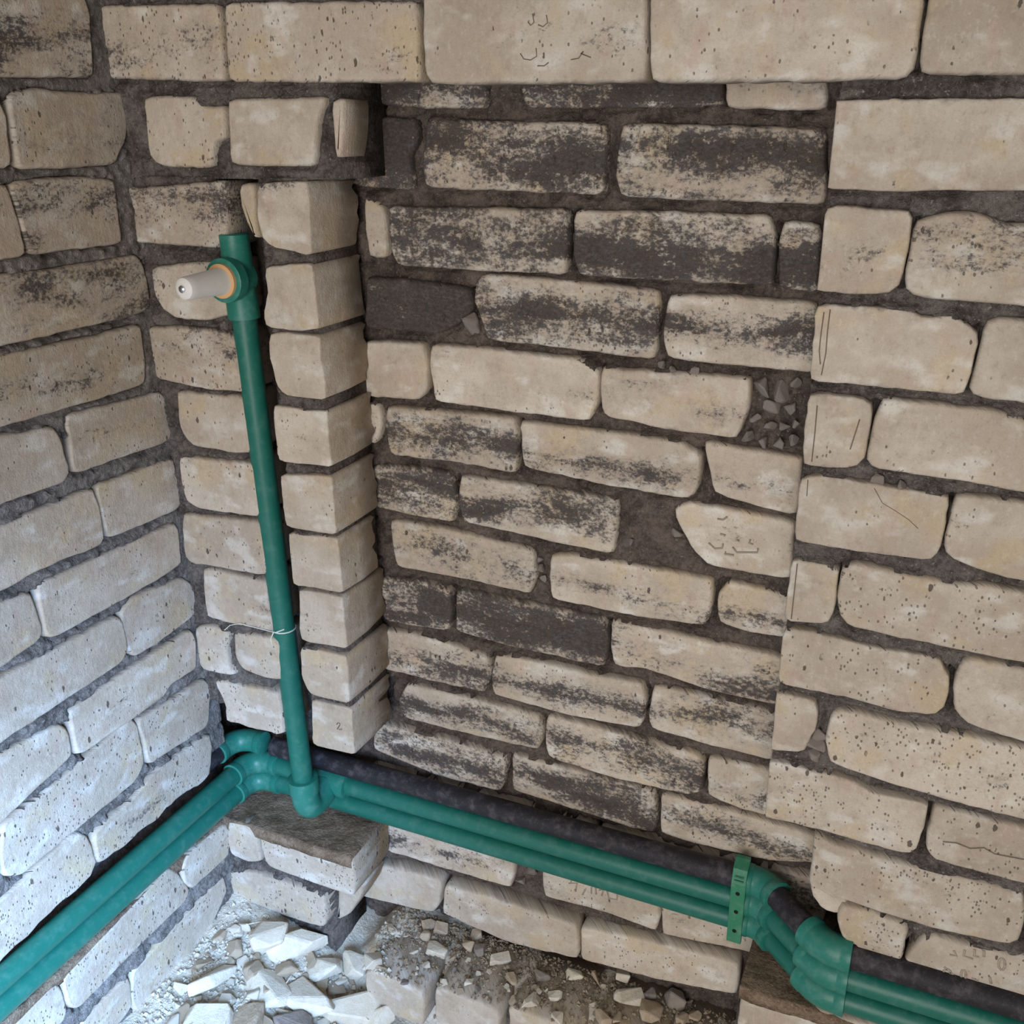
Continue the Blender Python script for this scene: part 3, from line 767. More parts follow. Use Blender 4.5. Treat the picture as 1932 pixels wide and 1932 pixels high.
sheet('chase_back', wall_back, (0.09, 0.068, z(-0.87)), (0.13, 0, 0), (0, 0, 0.87), (0, -1, 0), 0.006, 40, g, seed=61)
sheet('groove_back', wall_left, (-0.065, -0.95, z(-1.06)), (0, 1.2, 0), (0, 0, 0.2), (1, 0, 0), 0.008, 40, gn, seed=62)
sheet('groove_back', wall_back, (0.935, 0.072, z(-1.06)), (0.6, 0, 0), (0, 0, 0.2), (0, -1, 0), 0.008, 40, gn, seed=63)
sheet('ledge', wall_left, (-0.09, -0.95, z(-1.021)), (0.088, 0, 0), (0, 1.06, 0), (0, 0, 1), 0.005, 38, M['ledge'], seed=64, step=.004)
sheet('ledge', wall_back, (-0.09, 0.001, z(-1.0165)), (0.326, 0, 0), (0, 0.108, 0), (0, 0, 1), 0.003, 38, M['ledge'], seed=65, step=.004)
sheet('ledge', wall_back, (0.818, 0.001, z(-1.022)), (0.80, 0, 0), (0, 0.108, 0), (0, 0, 1), 0.004, 34, M['ledge'], seed=66, step=.004)

# ------------------------------------------------------------------ floor: dust heap in the corner
def floor_h(x, y):
    heap = 0.090 * np.exp(-np.maximum(x - 0.10, 0) ** 2 / (2 * 0.085 ** 2)) * np.exp(-np.maximum(-0.28 - y, 0) ** 2 / (2 * 0.16 ** 2))
    back = 0.088 * smooth(-0.02, 0.05, y) * smooth(0.20, 0.27, x)
    corner = 0.022 * np.exp(-(x ** 2 + (y + 0.0) ** 2) / (2 * 0.05 ** 2))
    return heap + corner + back + 0.006 * fbm(x * 16, y * 16, 71, 3) + 0.0035 * fbm(x * 60, y * 60, 77, 3)

def make_floor():
    xs, ys = np.linspace(-0.09, 1.62, 340), np.linspace(-1.5, 0.14, 328)
    X, Y = np.meshgrid(xs, ys)
    H = floor_h(X, Y)
    V = np.stack([X, Y, H], -1).reshape(-1, 3).tolist()
    idx = np.arange(len(V)).reshape(X.shape)
    F = np.stack([idx[:-1, :-1], idx[:-1, 1:], idx[1:, 1:], idx[1:, :-1]], -1).reshape(-1, 4).tolist()
    return mkobj('floor', V, F, M['dust'])
floor = tag(make_floor(), 'floor heaped with pale brick dust in the corner', kind='structure')

# ------------------------------------------------------------------ tubes
def frame_at(tan, ref):
    a = np.cross(tan, ref); a /= np.linalg.norm(a)
    return a, np.cross(tan, a)

def tube(name, path, rad, mat, parent, seg=22, caps=True, base=None, smoothf=True):
    path = np.array(path, float)
    k = len(path)
    rad = np.full(k, rad) if np.isscalar(rad) else np.array(rad)
    tan = np.zeros_like(path)
    for i in range(k):
        d = path[min(i + 1, k - 1)] - path[max(i - 1, 0)]
        if np.linalg.norm(d) < 1e-9: d = path[-1] - path[0]
        tan[i] = d / np.linalg.norm(d)
    ref = np.array([0.13, 0.21, 0.97]) if abs(tan[0][2]) < 0.9 else np.array([0.97, 0.2, 0.1])
    V, F = [], []
    org = path.mean(0)
    for i in range(k):
        a, b = frame_at(tan[i], ref)
        for s in range(seg):
            w = 2 * pi * s / seg
            V.append(path[i] + rad[i] * (a * cos(w) + b * sin(w)) - org)
    for i in range(k - 1):
        for s in range(seg):
            q = (s + 1) % seg
            F.append((i * seg + s, i * seg + q, (i + 1) * seg + q, (i + 1) * seg + s))
    if caps:
        F.append(tuple(range(seg - 1, -1, -1)))
        F.append(tuple((k - 1) * seg + s for s in range(seg)))
    ob = mkobj(name, V, F, mat, parent, org)
    bm = bmesh.new(); bm.from_mesh(ob.data)
    bmesh.ops.recalc_face_normals(bm, faces=bm.faces)
    for e in bm.edges:
        if len(e.link_faces) == 2 and e.calc_face_angle(0) > radians(40): e.smooth = False
    bm.to_mesh(ob.data); bm.free()
    return ob

def arc(p0, c, p1, r, n=9):
    """path p0 -> corner c -> p1 rounded with tangent length r"""
    p0, c, p1 = map(np.array, (p0, c, p1))
    a = c + (p0 - c) / np.linalg.norm(p0 - c) * r
    b = c + (p1 - c) / np.linalg.norm(p1 - c) * r
    out = [a * (1 - t) ** 2 + 2 * c * t * (1 - t) + b * t * t for t in np.linspace(0, 1, n)]
    return out

def fitting(name, p0, c, p1, leg, r, mat, parent, bend, collar=0.0016):
    """moulded elbow: a bend with two thicker sockets"""
    p0, c, p1 = map(lambda q: np.array(q, float), (p0, c, p1))
    d0 = (p0 - c) / np.linalg.norm(p0 - c); d1 = (p1 - c) / np.linalg.norm(p1 - c)
    mid = arc(p0, c, p1, bend, 9)
    path = [c + d0 * leg, c + d0 * (leg - 0.0005), c + d0 * (leg - 0.010), c + d0 * (leg - 0.0115)] + mid + [c + d1 * (leg - 0.0115), c + d1 * (leg - 0.010), c + d1 * (leg - 0.0005), c + d1 * leg]
    rr = [r, r + collar, r + collar, r] + [r] * len(mid) + [r, r + collar, r + collar, r]
    el = tube(name, path, rr, mat, parent, seg=26)
    return el

RP = 0.0155
XL, YN, YR = 0.004, 0.079, 0.0
EA, EB = 0.827, 0.913
PZ = {'blk': z(-0.918), 'mid': z(-0.9525), 'low': z(-0.987)}

def run_pipe(root, zz, pm, XL=XL):
    # along the left wall, round the corner, through the niche, out by two half bends, along the right groove
    tube('pipe', [(XL, -0.95, zz), (XL, 0.035, zz)], RP, pm, root)
    fitting('corner_elbow', (XL, -0.2, zz), (XL, YN, zz), (0.3, YN, zz), 0.052, 0.0180, M['green_fit'], root, 0.040, 0.0008)
    tube('pipe', [(0.05, YN, zz), (EA - 0.016, YN, zz)], RP, pm, root)
    fitting('half_elbow', (0.6, YN, zz), (EA, YN, zz), (EB, YR, zz), 0.026, 0.0195, M['green_fit'], root, 0.015, 0.0012)
    d = np.array([EB - EA, YR - YN, 0.0]); d /= np.linalg.norm(d)
    a = np.array([EA, YN, zz]) + d * 0.020
    b = np.array([EB, YR, zz]) - d * 0.024
    tube('pipe', [a, b], RP, pm, root)
    fitting('half_elbow', (EA, YN, zz), (EB, YR, zz), (1.4, YR, zz), 0.030, 0.0200, M['green_fit'], root, 0.017, 0.0012)
    tube('pipe', [(EB + 0.022, YR, zz), (1.60, YR, zz)], RP, pm, root)

black = tag(empty('black_pipe', (0.4, YN, PZ['blk'])), 'black pipe with green elbows, topmost of the three pipes in the groove', 'pipe')
run_pipe(black, PZ['blk'], M['black'], -0.022)
low = tag(empty('green_water_pipe', (0.4, YN, PZ['low'])), 'green plastic pipe without a branch, lowest of the three pipes in the groove', 'pipe')
run_pipe(low, PZ['low'], M['green'])
mid = tag(empty('branched_water_pipe', (0.4, YN, PZ['mid'])), 'green plastic pipe whose riser climbs the wall chase to a capped outlet', 'pipe')
run_pipe(mid, PZ['mid'], M['green'])
zm = PZ['mid']
xt = 0.152
tube('tee', [(xt - .034, YN, zm), (xt - .0335, YN, zm), (xt - .023, YN, zm), (xt - .022, YN, zm), (xt + .022, YN, zm), (xt + .023, YN, zm), (xt + .0365, YN, zm), (xt + .037, YN, zm)],
     [.0205, .0225, .0225, .0205, .0205, .0225, .0225, .0205], M['green_fit'], mid, seg=26)
# branch towards the room, then up
RB, RTOP = np.array([0.1515, 0.018, zm]), np.array([0.1415, 0.013, z(-0.205)])
ux = (RTOP - RB) / np.linalg.norm(RTOP - RB)
cc = RB + np.array([0, -0.001, -0.024])
tube('riser_elbow', [np.array([xt, YN - 0.006, zm - 0.002])] + arc((xt, YN, zm - 0.004), cc, cc + ux, 0.042, 12) + [cc + ux * 0.046, cc + ux * 0.0465, cc + ux * 0.070, cc + ux * 0.0705],
     [0.0205] * 13 + [0.0205, 0.0225, 0.0225, 0.019], M['green_fit'], mid, seg=26)
riser = tube('riser', [cc + ux * 0.05, RTOP - ux * 0.012], RP, M['green'], mid, seg=24)
wm = RB + ux * 0.30
def ring_pts(c, ax, r, n=16):
    a, b = frame_at(ax, np.array([0.3, 0.9, 0.1]))
    return [c + r * (a * cos(w) + b * sin(w)) for w in np.linspace(0, 2 * pi, n)]
# outlet fitting on top of the riser
f0 = RTOP - ux * 0.012
outlet = tube('outlet_fitting', [f0, f0 + ux * .0005, f0 + ux * .024, f0 + ux * .026, f0 + ux * .080, f0 + ux * .081, f0 + ux * .101, f0 + ux * .102],
              [.0175, .0200, .0200, .0192, .0185, .0180, .0180, .0165], M['green_fit'], mid, seg=26)
bc = f0 + ux * 0.050
tube('boss', [bc + np.array([0, 0.008, 0]), bc + np.array([0, -.014, 0]), bc + np.array([0, -.016, 0]), bc + np.array([0, -.030, 0]), bc + np.array([0, -.031, 0])],
     [.0215, .0225, .0265, .0265, .0245], M['green_fit'], outlet, seg=30)
# the blanking plug
plug = tag(empty('outlet_plug', tuple(bc + np.array([0, -.031, 0]))), 'white plastic blanking plug with tan seal screwed into the green outlet', 'plug')
tube('seal_ring', [bc + np.array([0, -.0305, 0]), bc + np.array([0, -.031, 0]), bc + np.array([0, -.0355, 0]), bc + np.array([0, -.036, 0])], [.0190, .0205, .0205, .0185], M['seal'], plug, seg=30)
dirp = np.array([-0.02, -1.0, 0.0])
q0 = bc + np.array([0, -.034, 0])
tube('plug_body', [q0, q0 + dirp * .006, q0 + dirp * .052, q0 + dirp * .059, q0 + dirp * .063, q0 + dirp * .065], [.0162, .0158, .0136, .0134, .0122, .0090], M['white'], plug, seg=26)
tube('screw', [q0 + dirp * .064, q0 + dirp * .067, q0 + dirp * .0685], [.0042, .0042, .0022], M['steel'], plug, seg=14)
# thread tied round the riser
tie = tag(empty('thread_tie', tuple(wm)), 'thin pale thread knotted round the green riser pipe', 'thread')
tube('loop', ring_pts(wm, ux, 0.0165), 0.0010, M['thread'], tie, seg=6, caps=False)
kn = wm + np.array([-0.006, -0.0165, 0])
tube('loose_end', [kn + np.array([.016, .004, .006]), kn + np.array([.006, -.002, .002]), kn, kn + np.array([-.006, 0, -.012]), kn + np.array([-.005, .001, -.030])], 0.0009, M['thread'], tie, seg=6)
tube('tail', [kn, (0.112, -0.002, kn[2] + 0.002), (0.085, -0.002, kn[2] + 0.003), (0.066, -0.0015, kn[2] - 0.004), (0.055, -0.0015, kn[2] - 0.014)], 0.0006, M['thread'], tie, seg=6)

# clamp strip across the three pipes
def clamp():
    x0, yv, zt_, zb = 0.797, 0.060, z(-0.893), z(-1.009)
    root = tag(empty('pipe_clamp', (x0, yv, zb)), 'green plastic clamp strip with three holes across the pipes', 'clamp')
    w, th = 0.0095, 0.0032
    prof = [(yv - 0.0003, zb), (yv, z(-0.97)), (yv, z(-0.912)), (yv + 0.006, zt_), (yv + 0.022, zt_ + 0.006)]
    V, F = [], []
    for i, (yy, zz) in enumerate(prof):
        for sx, sy in ((-1, -1), (1, -1), (1, 1), (-1, 1)):
            V.append((x0 + sx * w, yy + sy * th, zz))
        if i:
            b = 4 * i
            for s in range(4):
                F.append((b - 4 + s, b - 4 + (s + 1) % 4, b + (s + 1) % 4, b + s))
    F += [(3, 2, 1, 0), tuple(4 * (len(prof) - 1) + s for s in range(4))]
    o = mkobj('strip', [np.array(v) - np.array((x0, yv, zb)) for v in V], F, M['green_tag'], root, (x0, yv, zb), smoothf=False)
    bv = o.modifiers.new('bevel', 'BEVEL'); bv.width = 0.001; bv.segments = 2
    for zz in (z(-0.927), z(-0.957), z(-0.989)):
        tube('hole', [(x0, yv - th - 0.0006, zz), (x0, yv - th + 0.002, zz)], 0.0028, M['hole'], root, seg=14)  # solid black discs: the dark inside each hole is painted, strip not pierced
    for dz in (-0.012, -0.006):
        tube('rib', [(x0 - .006, yv - th - .0004, z(-0.905) + dz + .01), (x0 + .006, yv - th - .0004, z(-0.905) + dz + .01)], 0.0009, M['green_tag'], root, seg=6)
clamp()

# ------------------------------------------------------------------ footing bricks along the niche
footing = tag(empty('brick_footing', (0.5, 0.05, 0.0)), 'row of header bricks under the niche wall, strewn with grit', 'footing')
for i, (a, b, f) in enumerate(((0.268, 0.368, 0.034), (0.380, 0.486, 0.020), (0.497, 0.605, 0.008), (0.617, 0.725, 0.010), (0.735, 0.812, 0.012))):
    P = resample([(a, z(-1.263)), (b, z(-1.263)), (b, z(-1.190)), (a, z(-1.190))], 0.008)
    for _ in range(3): P = P * 0.5 + (np.roll(P, 1, 0) + np.roll(P, -1, 0)) * 0.25
    nr = poly_normals(P)
    P = P + nr * (0.0015 + fbm(P[:, 0] * 60, P[:, 1] * 60, i + 4, 3) * 0.003)[:, None]
    add_brick(footing, 'F', P, .12 if i == 0 else .04, .3, .4, .3, depth=0.125, face=f, sd=900 + i, o={}, grime=.3)
sheet('footing_mortar', footing, (0.27, 0.004, z(-1.215)), (0.55, 0, 0), (0, 0.10, 0), (0, 0, 1), 0.004, 40, M['mortar'], seed=90, thick=.06)

# ------------------------------------------------------------------ rubble
def hull(name, dims, seed, mat, npts=13, boxy=0.5):
    r = np.random.default_rng(seed)
    p = r.normal(size=(npts, 3)); p /= np.linalg.norm(p, axis=1)[:, None]
    q = np.sign(p) * np.abs(p) ** (1 - boxy * 0.55)
    q *= r.uniform(.8, 1.0, (npts, 1))
    q *= np.array(dims) / 2
    bm = bmesh.new()
    vs = [bm.verts.new(v) for v in q]
    res = bmesh.ops.convex_hull(bm, input=vs)
    bmesh.ops.delete(bm, geom=[v for v in bm.verts if not v.link_faces], context='VERTS')
    bmesh.ops.dissolve_limit(bm, angle_limit=radians(14), verts=bm.verts, edges=bm.edges)
    bmesh.ops.bevel(bm, geom=list(bm.edges), offset=min(dims) * 0.05, segments=1, affect='EDGES')
    me = bpy.data.meshes.new(name)
    bm.to_mesh(me); bm.free()
    me.materials.append(mat)
    return me

def chunk_material(name, a, b, c3):
    k = NT(name)
    tc = k.n('ShaderNodeTexCoord').outputs['Object']
    rnd = k.n('ShaderNodeObjectInfo').outputs['Random']
    n1 = k.noise(tc, 60, 5, 0.65)
    c = k.mix(k.step(n1, 0.35, 0.68), a, b)
    c = k.mix(k.math('MULTIPLY', rnd, 0.6), c, c3)
    c = k.mix(k.math('MULTIPLY', k.step(k.noise(tc, 300, 3, 0.7), 0.6, 0.75), 0.5), c, (0.28, 0.22, 0.16))
    return k.out(c, 0.95, k.bump(k.noise(tc, 240, 4, 0.7), 0.5, 0.003), 0.12)
M['chunk'] = chunk_material('pale_brick_chunk', (0.62, 0.55, 0.44), (0.76, 0.70, 0.61), (0.64, 0.55, 0.43))
M['chunk_tan'] = chunk_material('tan_brick_chip', (0.42, 0.32, 0.225), (0.55, 0.45, 0.34), (0.40, 0.32, 0.24))
M['chunk_grey'] = chunk_material('grey_mortar_lump', (0.22, 0.185, 0.165), (0.36, 0.31, 0.28), (0.26, 0.22, 0.19))

def surf(x, y):
    s = float(floor_h(np.array(x), np.array(y)))
    for a, b, f in ((0.268, 0.368, 0.034), (0.380, 0.486, 0.020), (0.497, 0.605, 0.008), (0.617, 0.725, 0.010), (0.735, 0.812, 0.012)):
        if a - .002 < x < b + .002 and -f < y < 0.12: s = max(s, z(-1.1885))
    return s

def ground_hit(pxx, pyy):
    r = ray(pxx, pyy)
    zz = z(-1.19)
    for _ in range(12):
        q = CAM + r * ((zz - CAM[2]) / r[2])
        zz = surf(q[0], q[1])
    return q

def place(me, name, x, y, rot, label, group, sink=0.12, base=None):
    o = bpy.data.objects.new(name, me)
    COL.objects.link(o)
    o.rotation_euler = rot
    R = o.rotation_euler.to_matrix()
    lows = [R @ v.co for v in me.vertices]
    zmin, zmax = min(v.z for v in lows), max(v.z for v in lows)
    b = surf(x, y) if base is None else base
    o.location = (x, y, b - zmin - sink * (zmax - zmin))
    tag(o, label, 'rubble', group)
    return o

big = [  # px, py, length, width, thickness (m), yaw, tilt, colour, label
 (507,1782,.060,.046,.045, .3,.15,'chunk','rounded lump of broken brick in the dust heap below the cut bricks'),
 (563,1790,.095,.036,.036, 1.05,.25,'chunk','long squared brick splinter leaning below the lowest cut brick'),
 (404,1858,.078,.034,.020, 1.35,.55,'chunk','flat brick shard standing on edge in the dust by the left wall'),
 (505,1868,.075,.072,.024, .6,.25,'chunk','broad flat brick fragment with a clean broken face'),
 (585,1896,.085,.062,.030, .2,.3,'chunk','angular slab of brick beside the footing end'),
 (660,1915,.100,.050,.040, .7,.5,'chunk','thick wedge of broken brick against the footing end'),
 (614,1840,.056,.036,.026, .5,.35,'chunk','curved brick chip split along its side'),
 (668,1830,.046,.034,.030, .2,.2,'chunk','small blocky brick fragment beside the rounded footing brick'),
 (712,1932,.050,.040,.030, 1.2,.2,'chunk','dusty brick piece lying under the edge of the footing'),
 (395,1935,.070,.050,.024, .4,.2,'chunk','pale brick slab half buried in dust at the left wall foot'),
 (470,1932,.075,.050,.028, 2.2,.2,'chunk_tan','tan brick lump lying low in the heap beside the flat fragment'),
 (556,1962,.055,.050,.030, .9,.3,'chunk_grey','grey mortar lump among the pale fragments of the heap'),
 (827,1795,.042,.040,.020, .5,.2,'chunk','pale pentagonal brick chip lying on the grit of the footing'),
 (808,1748,.032,.024,.016, 1.1,.2,'chunk_tan','small tan brick chip against the foot of the niche wall'),
 (803,1768,.022,.020,.016, .4,.2,'chunk_tan','squarish tan chip beside the pale pentagonal one'),
 (833,1757,.028,.024,.018, .2,.3,'chunk_tan','rough tan lump between chips at the foot of the niche'),
 (899,1768,.026,.022,.020, .7,.2,'chunk_tan','rounded tan stone on the grit below the niche bricks'),
 (882,1790,.024,.020,.018, .1,.2,'chunk_tan','yellowish pebble of brick lying on the grit'),
 (905,1797,.024,.020,.018, 1.9,.2,'chunk_grey','grey pebble of mortar lying on the grit'),
 (944,1812,.042,.022,.014, .8,.3,'chunk','irregular pale shard with notched edges on the footing'),
 (885,1860,.014,.030,.014, .1,.4,'chunk','slim pale splinter on the front edge of a footing brick'),
 (966,1850,.028,.020,.012, 2.6,.2,'chunk_tan','flat tan flake on top of the footing bricks'),
 (1003,1893,.036,.022,.018, 1.2,.3,'chunk','pale upright chip on the third footing brick'),
 (1046,1882,.026,.020,.014, .4,.2,'chunk','small pale chip on the dusty footing top'),
 (1052,1925,.022,.024,.016, .4,.2,'chunk','pale chip near the front edge of the dusty footing'),
 (1024,1842,.030,.026,.022, .6,.2,'chunk_grey','grey mortar lump resting on the footing grit'),
 (1084,1842,.032,.022,.014, .3,.2,'chunk','cream brick flake on the grit below a cracked base brick'),
 (1126,1850,.012,.026,.012, .9,.2,'chunk_tan','narrow tan splinter on the footing grit'),
 (1176,1842,.028,.040,.018, .15,.3,'chunk','tapered cream shard standing out of the grit'),
 (1186,1886,.050,.034,.016, .6,.15,'chunk','broad cream flake lying flat on the grit'),
 (1226,1915,.042,.044,.024, .2,.35,'chunk_tan','peaked tan brick fragment on the footing grit'),
 (1273,1893,.036,.034,.030, .4,.1,'chunk_grey','round grey stone lying in the footing grit'),
 (1225,1880,.024,.022,.018, .4,.1,'chunk_grey','dark grey mortar pebble beside the broad cream flake'),
 (1138,1922,.034,.022,.018, 2.4,.25,'chunk_tan','tilted tan chip on the dusty footing bricks'),
 (1165,1925,.016,.028,.014, .2,.25,'chunk_tan','thin upright tan chip on the dusty footing bricks'),
 (1310,1920,.022,.018,.014, .2,.2,'chunk_tan','little tan chip near the right end of the footing'),
 (1290,1925,.030,.018,.014, 1.2,.2,'chunk_tan','slanting tan sliver near the right end of the footing'),
]
for i, (a, b, l, w, th, yaw, tilt, mt, lab) in enumerate(big):
    kk = 1.22 if a < 720 else 1.0
    me = hull('rubble_chunk', (l * kk, w * kk, th * kk), 300 + i, M[mt], 14, 0.9)
    q = ground_hit(a, b)
    place(me, 'rubble_chunk', q[0], q[1], (tilt * (1 if i % 2 else -1), tilt * .5, yaw), lab, None, 0.22)

protos = [hull('rubble_chip', (1, random.uniform(.6, .95), random.uniform(.4, .75)), 500 + i, M[m_], 11, .5) for i, m_ in enumerate(['chunk'] * 5 + ['chunk_tan'] * 4 + ['chunk_grey'] * 3)]
def chips(n, region, kinds, smin, smax, label, group, seed):
    r = random.Random(seed)
    made = 0
    while made < n:
        a, b = region(r)
        q = ground_hit(a, b)
        x, y = q[0], q[1]
        if x < 0.012 or y > 0.085 or (x < 0.25 and y > -0.015): continue
        sz = smin + (smax - smin) * r.random() ** 2.2
        ki = r.choice(kinds)
        me = protos[ki]
        o = bpy.data.objects.new('rubble_chip', me)
        COL.objects.link(o)
        o.scale = (sz, sz, sz)
        o.rotation_euler = (r.uniform(-.5, .5), r.uniform(-.5, .5), r.uniform(0, 6.28))
        R = o.rotation_euler.to_matrix()
        zs = [(R @ v.co).z * sz for v in me.vertices]
        o.location = (x, y, surf(x, y) - min(zs) - 0.25 * (max(zs) - min(zs)))
        if x < 0.25 and group.startswith('brick'):
            where = 'against the foot of the left wall' if x < 0.07 else 'under the cut bricks of the corner' if y > -0.07 else 'beside the end of the footing' if x > 0.19 else 'in the middle of the dust heap'
        elif y > 0.055:
            where = 'at the foot of the niche wall'
        elif y < -0.03:
            where = 'on the floor dust before the footing'
        else:
            where = 'on the %s footing brick from the corner' % ('first' if x < .374 else 'second' if x < .491 else 'third' if x < .611 else 'fourth' if x < .73 else 'fifth')
        label = where
        group_ = 'loose chips ' + where
        tag(o, ('pale cream brick chip ' if ki < 5 else 'tan brick chip ' if ki < 9 else 'grey mortar crumb ') + label, 'rubble', group_ + (', pale' if ki < 5 else ', tan' if ki < 9 else ', grey'))
        made += 1
chips(150, lambda r: (r.uniform(330, 720), r.uniform(1730, 1985)), range(0, 9), .012, .050, 'in the dust heap below the left wall', 'brick chips in the dust heap', 11)
chips(120, lambda r: (lambda u: (720 + u * 650, 1715 + u * 120 + r.uniform(0, 150)))(r.random()), range(0, 12), .006, .020, 'strewn on the footing bricks', 'chips strewn on the footing', 12)

def gravel(name, n, region, smin, smax, mat, label, seed):
    r = np.random.default_rng(seed)
    V, F = [], []
    made = 0
    while made < n:
        a, b = region(r)
        q = ground_hit(a, b)
        x, y = q[0], q[1]
        if x < 0.006 or y > 0.10 or (x < 0.25 and y > -0.008): continue
        s = smin + (smax - smin) * r.random() ** 3
        p = np.array([(1, 0, 0), (-1, 0, 0), (0, 1, 0), (0, -1, 0), (0, 0, 1), (0, 0, -1)], float) * r.uniform(.6, 1, (6, 1))
        p += r.normal(0, .18, p.shape)
        w = r.uniform(0, 6.28)
        R = np.array([[cos(w), -sin(w), 0], [sin(w), cos(w), 0], [0, 0, 1]])
        p = (p @ R.T) * s / 2 + np.array([x, y, surf(x, y) + s * 0.18])
        k = len(V)
        V += p.tolist()
        F += [(k + i, k + j, k + m_) for i, j, m_ in ((0, 2, 4), (2, 1, 4), (1, 3, 4), (3, 0, 4), (2, 0, 5), (1, 2, 5), (3, 1, 5), (0, 3, 5))]
        made += 1
    return tag(mkobj(name, V, F, mat, None, smoothf=False), label, 'gravel', None, 'stuff')
gravel('brick_grit', 2600, lambda r: (r.uniform(240, 740), r.uniform(1700, 1990)), .003, .011, M['dust'], 'pale brick grit scattered over the dust heap', 21)
gravel('footing_grit', 3200, lambda r: (lambda u: (715 + u * 670, 1700 + u * 130 + abs(r.normal(0, 75))))(r.random()), .003, .010, M['grit'], 'brown grit scattered over the footing bricks', 22)

# ------------------------------------------------------------------ marks, cuts and lumps on the walls
def strokes(name, parent, plane, reg, lines, rad, mat, lift):
    V, F = [], []
    for ln in lines:
        pts = [to_uv(plane, q) for q in px(reg, ln)]
        pts = [np.array(to_xyz(plane, a, b, lift)) for a, b in pts]
        nd = np.array((1.0, 0, 0)) if plane == 'L' else np.array((0, -1.0, 0))
        for i, p in enumerate(pts):
            d = pts[min(i + 1, len(pts) - 1)] - pts[max(i - 1, 0)]
            d /= np.linalg.norm(d) + 1e-9
            sd_ = np.cross(d, nd)
            k = len(V)
            for w in range(6):
                V.append(p + rad * (sd_ * cos(w * pi / 3) + 0.6 * nd * sin(w * pi / 3)))
            if i:
                for w in range(6):
                    F.append((k - 6 + w, k - 6 + (w + 1) % 6, k + (w + 1) % 6, k + w))
        F.append(tuple(len(V) - 6 * len(pts) + w for w in range(5, -1, -1)))
        F.append(tuple(len(V) - 6 + w for w in range(6)))
    c = np.mean(V, axis=0)
    o = mkobj(name, [v - c for v in V], F, mat, None, c)
    o.parent = parent
    o.location = Vector(c) - world_loc(parent)
    if mat.name == 'cream_brick':
        for kk, vv in (('stain', 0.), ('band', .5), ('bandw', .5), ('pit', 0.), ('tone', 1.05), ('grime', 0.)): o[kk] = vv
        o.data.uv_layers.new(name='metres'); o.data.uv_layers.new(name='face')
    return o

def ell(cx, cy, a, b, n=11):
    return [(cx + a * cos(w), cy + b * sin(w)) for w in np.linspace(0, 2 * pi, n)]
ST = {
 0: ('A2', [[(140,160),(160,185),(185,165),(175,100)], [(215,180),(250,195),(285,165),(275,110)], [(85,390),(110,430),(160,438),(205,410),(200,350)], [(210,480),(260,480),(292,455)], [(455,435),(510,425),(545,375),(525,390),(600,420)]], .0005, 'saw', 0.0003),
 1: ('D3', [[(1500,1395),(1492,1440),(1560,1462)], [(1572,1390),(1570,1440),(1602,1448)], [(1640,1400),(1640,1445)], [(1420,1400),(1440,1440),(1390,1430)], ell(1770,1500,24,44), ell(1370,1560,26,26), ell(1490,1578,18,36), [(1350,1520),(1440,1600)], [(1550,1602),(1600,1622)], [(1682,1590),(1692,1640)], [(1580,1640),(1660,1655)]], .0013, 'brick', 0.0004),
 2: ('C2', [[(1520,75),(1560,82),(1592,60)], [(1455,250),(1500,292),(1555,288),(1560,255)], [(1570,330),(1640,340)], [(1630,280),(1660,320),(1810,320),(1815,290)], [(1540,185),(1580,195)], [(1760,225),(1750,250),(1780,262)]], .0012, 'brick', 0.0004),
 3: ('D2', [[(440,900),(500,900),(490,960)], [(605,930),(605,975)], [(635,930),(640,980)], [(660,950),(692,950),(680,990)], [(720,960),(730,1010),(790,1020),(795,970)], [(560,945),(540,985)]], .0012, 'brick', 0.0004),
}
for sid, ob, plane, face in stamps:
    reg, lines, rad, mt, lift = ST[sid]
    strokes('stamped_letters', ob, plane, reg, lines, rad, M[mt], face + lift)
strokes('inked_number', mark_brick[0], 'F', 'C1', [[(598,1575),(606,1562),(620,1566),(620,1580),(600,1608),(626,1612)], [(632,1604),(635,1613)]], .0007, M['ink'], mark_brick[1] + .0002)
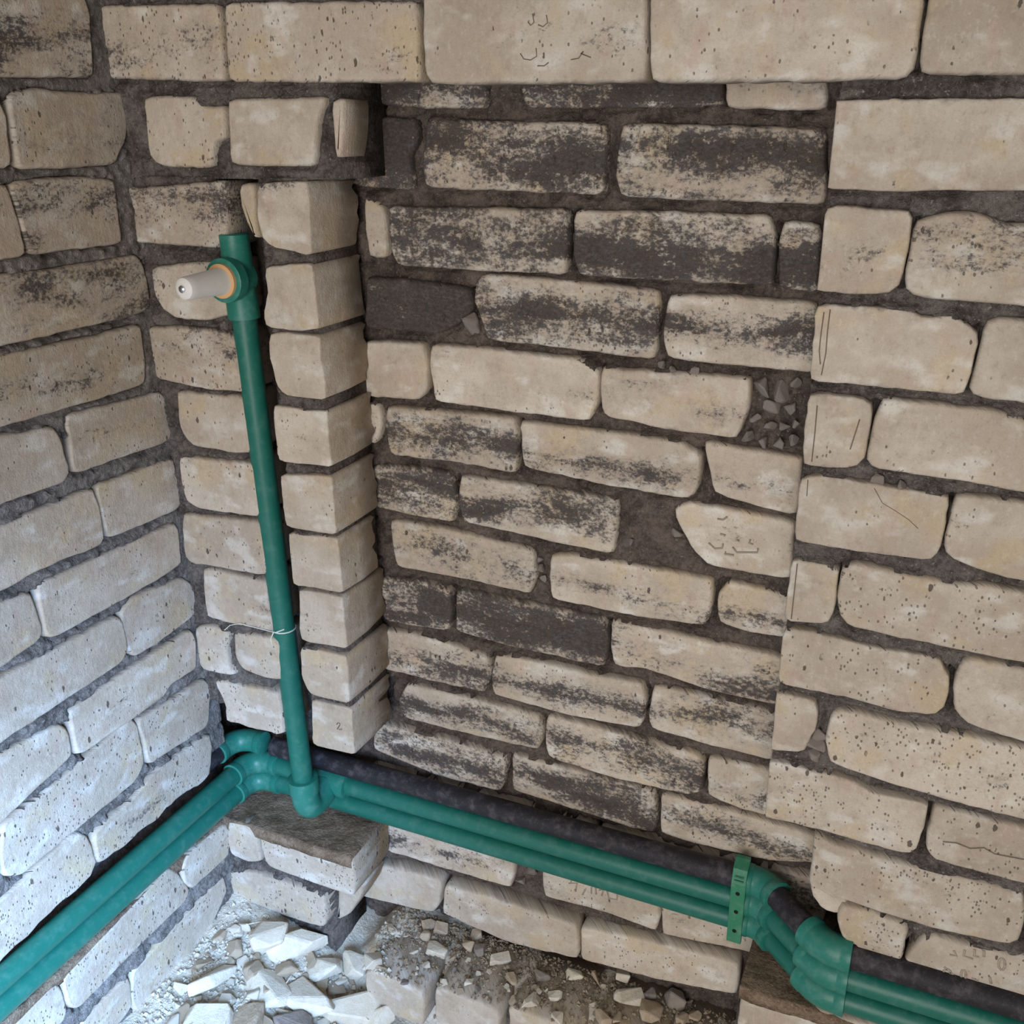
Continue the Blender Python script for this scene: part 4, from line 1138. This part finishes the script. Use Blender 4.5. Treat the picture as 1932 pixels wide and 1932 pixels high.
saw = [('B3', [[(520,400),(500,560),(488,720),(455,880)], [(475,420),(455,560),(440,700),(448,800)]]), ('B3', [[(425,1100),(408,1300),(385,1510)]]), ('C3', [[(280,400),(258,600),(236,800)]]), ('B3', [[(358,1640),(350,1760)]]), ('B3', [[(735,1200),(665,1420)]])]
for reg, lines in saw:
    strokes('saw_cut', wall_back, 'F', reg, lines, .0005, M['saw'], 0.0010)
strokes('crack', wall_back, 'F', 'B3', [[(840,1700),(900,1810),(1000,1870),(1090,1930),(1160,1995)]], .0004, M['saw'], 0.0010)
strokes('crack', wall_back, 'F', 'D3', [[(1340,600),(1440,610),(1540,650),(1640,645),(1720,690),(1932,730)]], .0005, M['saw'], 0.0010)

lump_protos = [hull('mortar_lump', (1, .8, .7), 700 + i, M['chunk_grey'], 12, .3) for i in range(4)]
def lumps(plane, spots, seed):
    r = random.Random(seed)
    for a, b, s_, dd in spots:
        u, v = to_uv(plane, (a, b))
        o = bpy.data.objects.new('mortar_lump', lump_protos[r.randrange(4)])
        COL.objects.link(o)
        o.parent = wall_back
        o.location = to_xyz(plane, u, v, dd)
        o.scale = (s_, s_, s_)
        o.rotation_euler = (r.uniform(0, 3), r.uniform(0, 3), r.uniform(0, 3))
lumps('N', [(1440,735,.030,-.008),(1470,745,.036,-.01),(1500,725,.02,-.006),(1455,770,.026,-.008),(1490,775,.022,-.008),(1425,790,.02,-.004),(1450,805,.022,-.006),(1478,805,.016,-.002),(1500,800,.014,-.002),
            (1410,825,.02,-.004),(1440,835,.02,-.004),(1470,840,.02,-.004),(1495,832,.018,-.004),(885,615,.036,-.006),(1018,1075,.016,-.006),(1022,1095,.014,-.006),(1015,1060,.012,-.008),
            (1248,690,.014,-.002),(1268,698,.012,-.002),(1310,702,.016,-.003),(1210,905,.010,-.002),(980,1665,.02,-.004),(1000,1650,.024,-.006),(985,1700,.014,-.002),(1190,1025,.012,-.004),(1275,1010,.02,-.008),(735,740,.014,-.004)], 5)
lumps('F', [(1539,1410,.030,-.006),(1545,1395,.022,-.008),(1538,1430,.022,-.006),(595,640,.012,-.006),(560,650,.012,-.006),(1600,1385,.02,-.004),(1620,1390,.018,-.004),(1580,1378,.016,-.004),(1655,910,.02,-.004),(1700,920,.016,-.004)], 6)
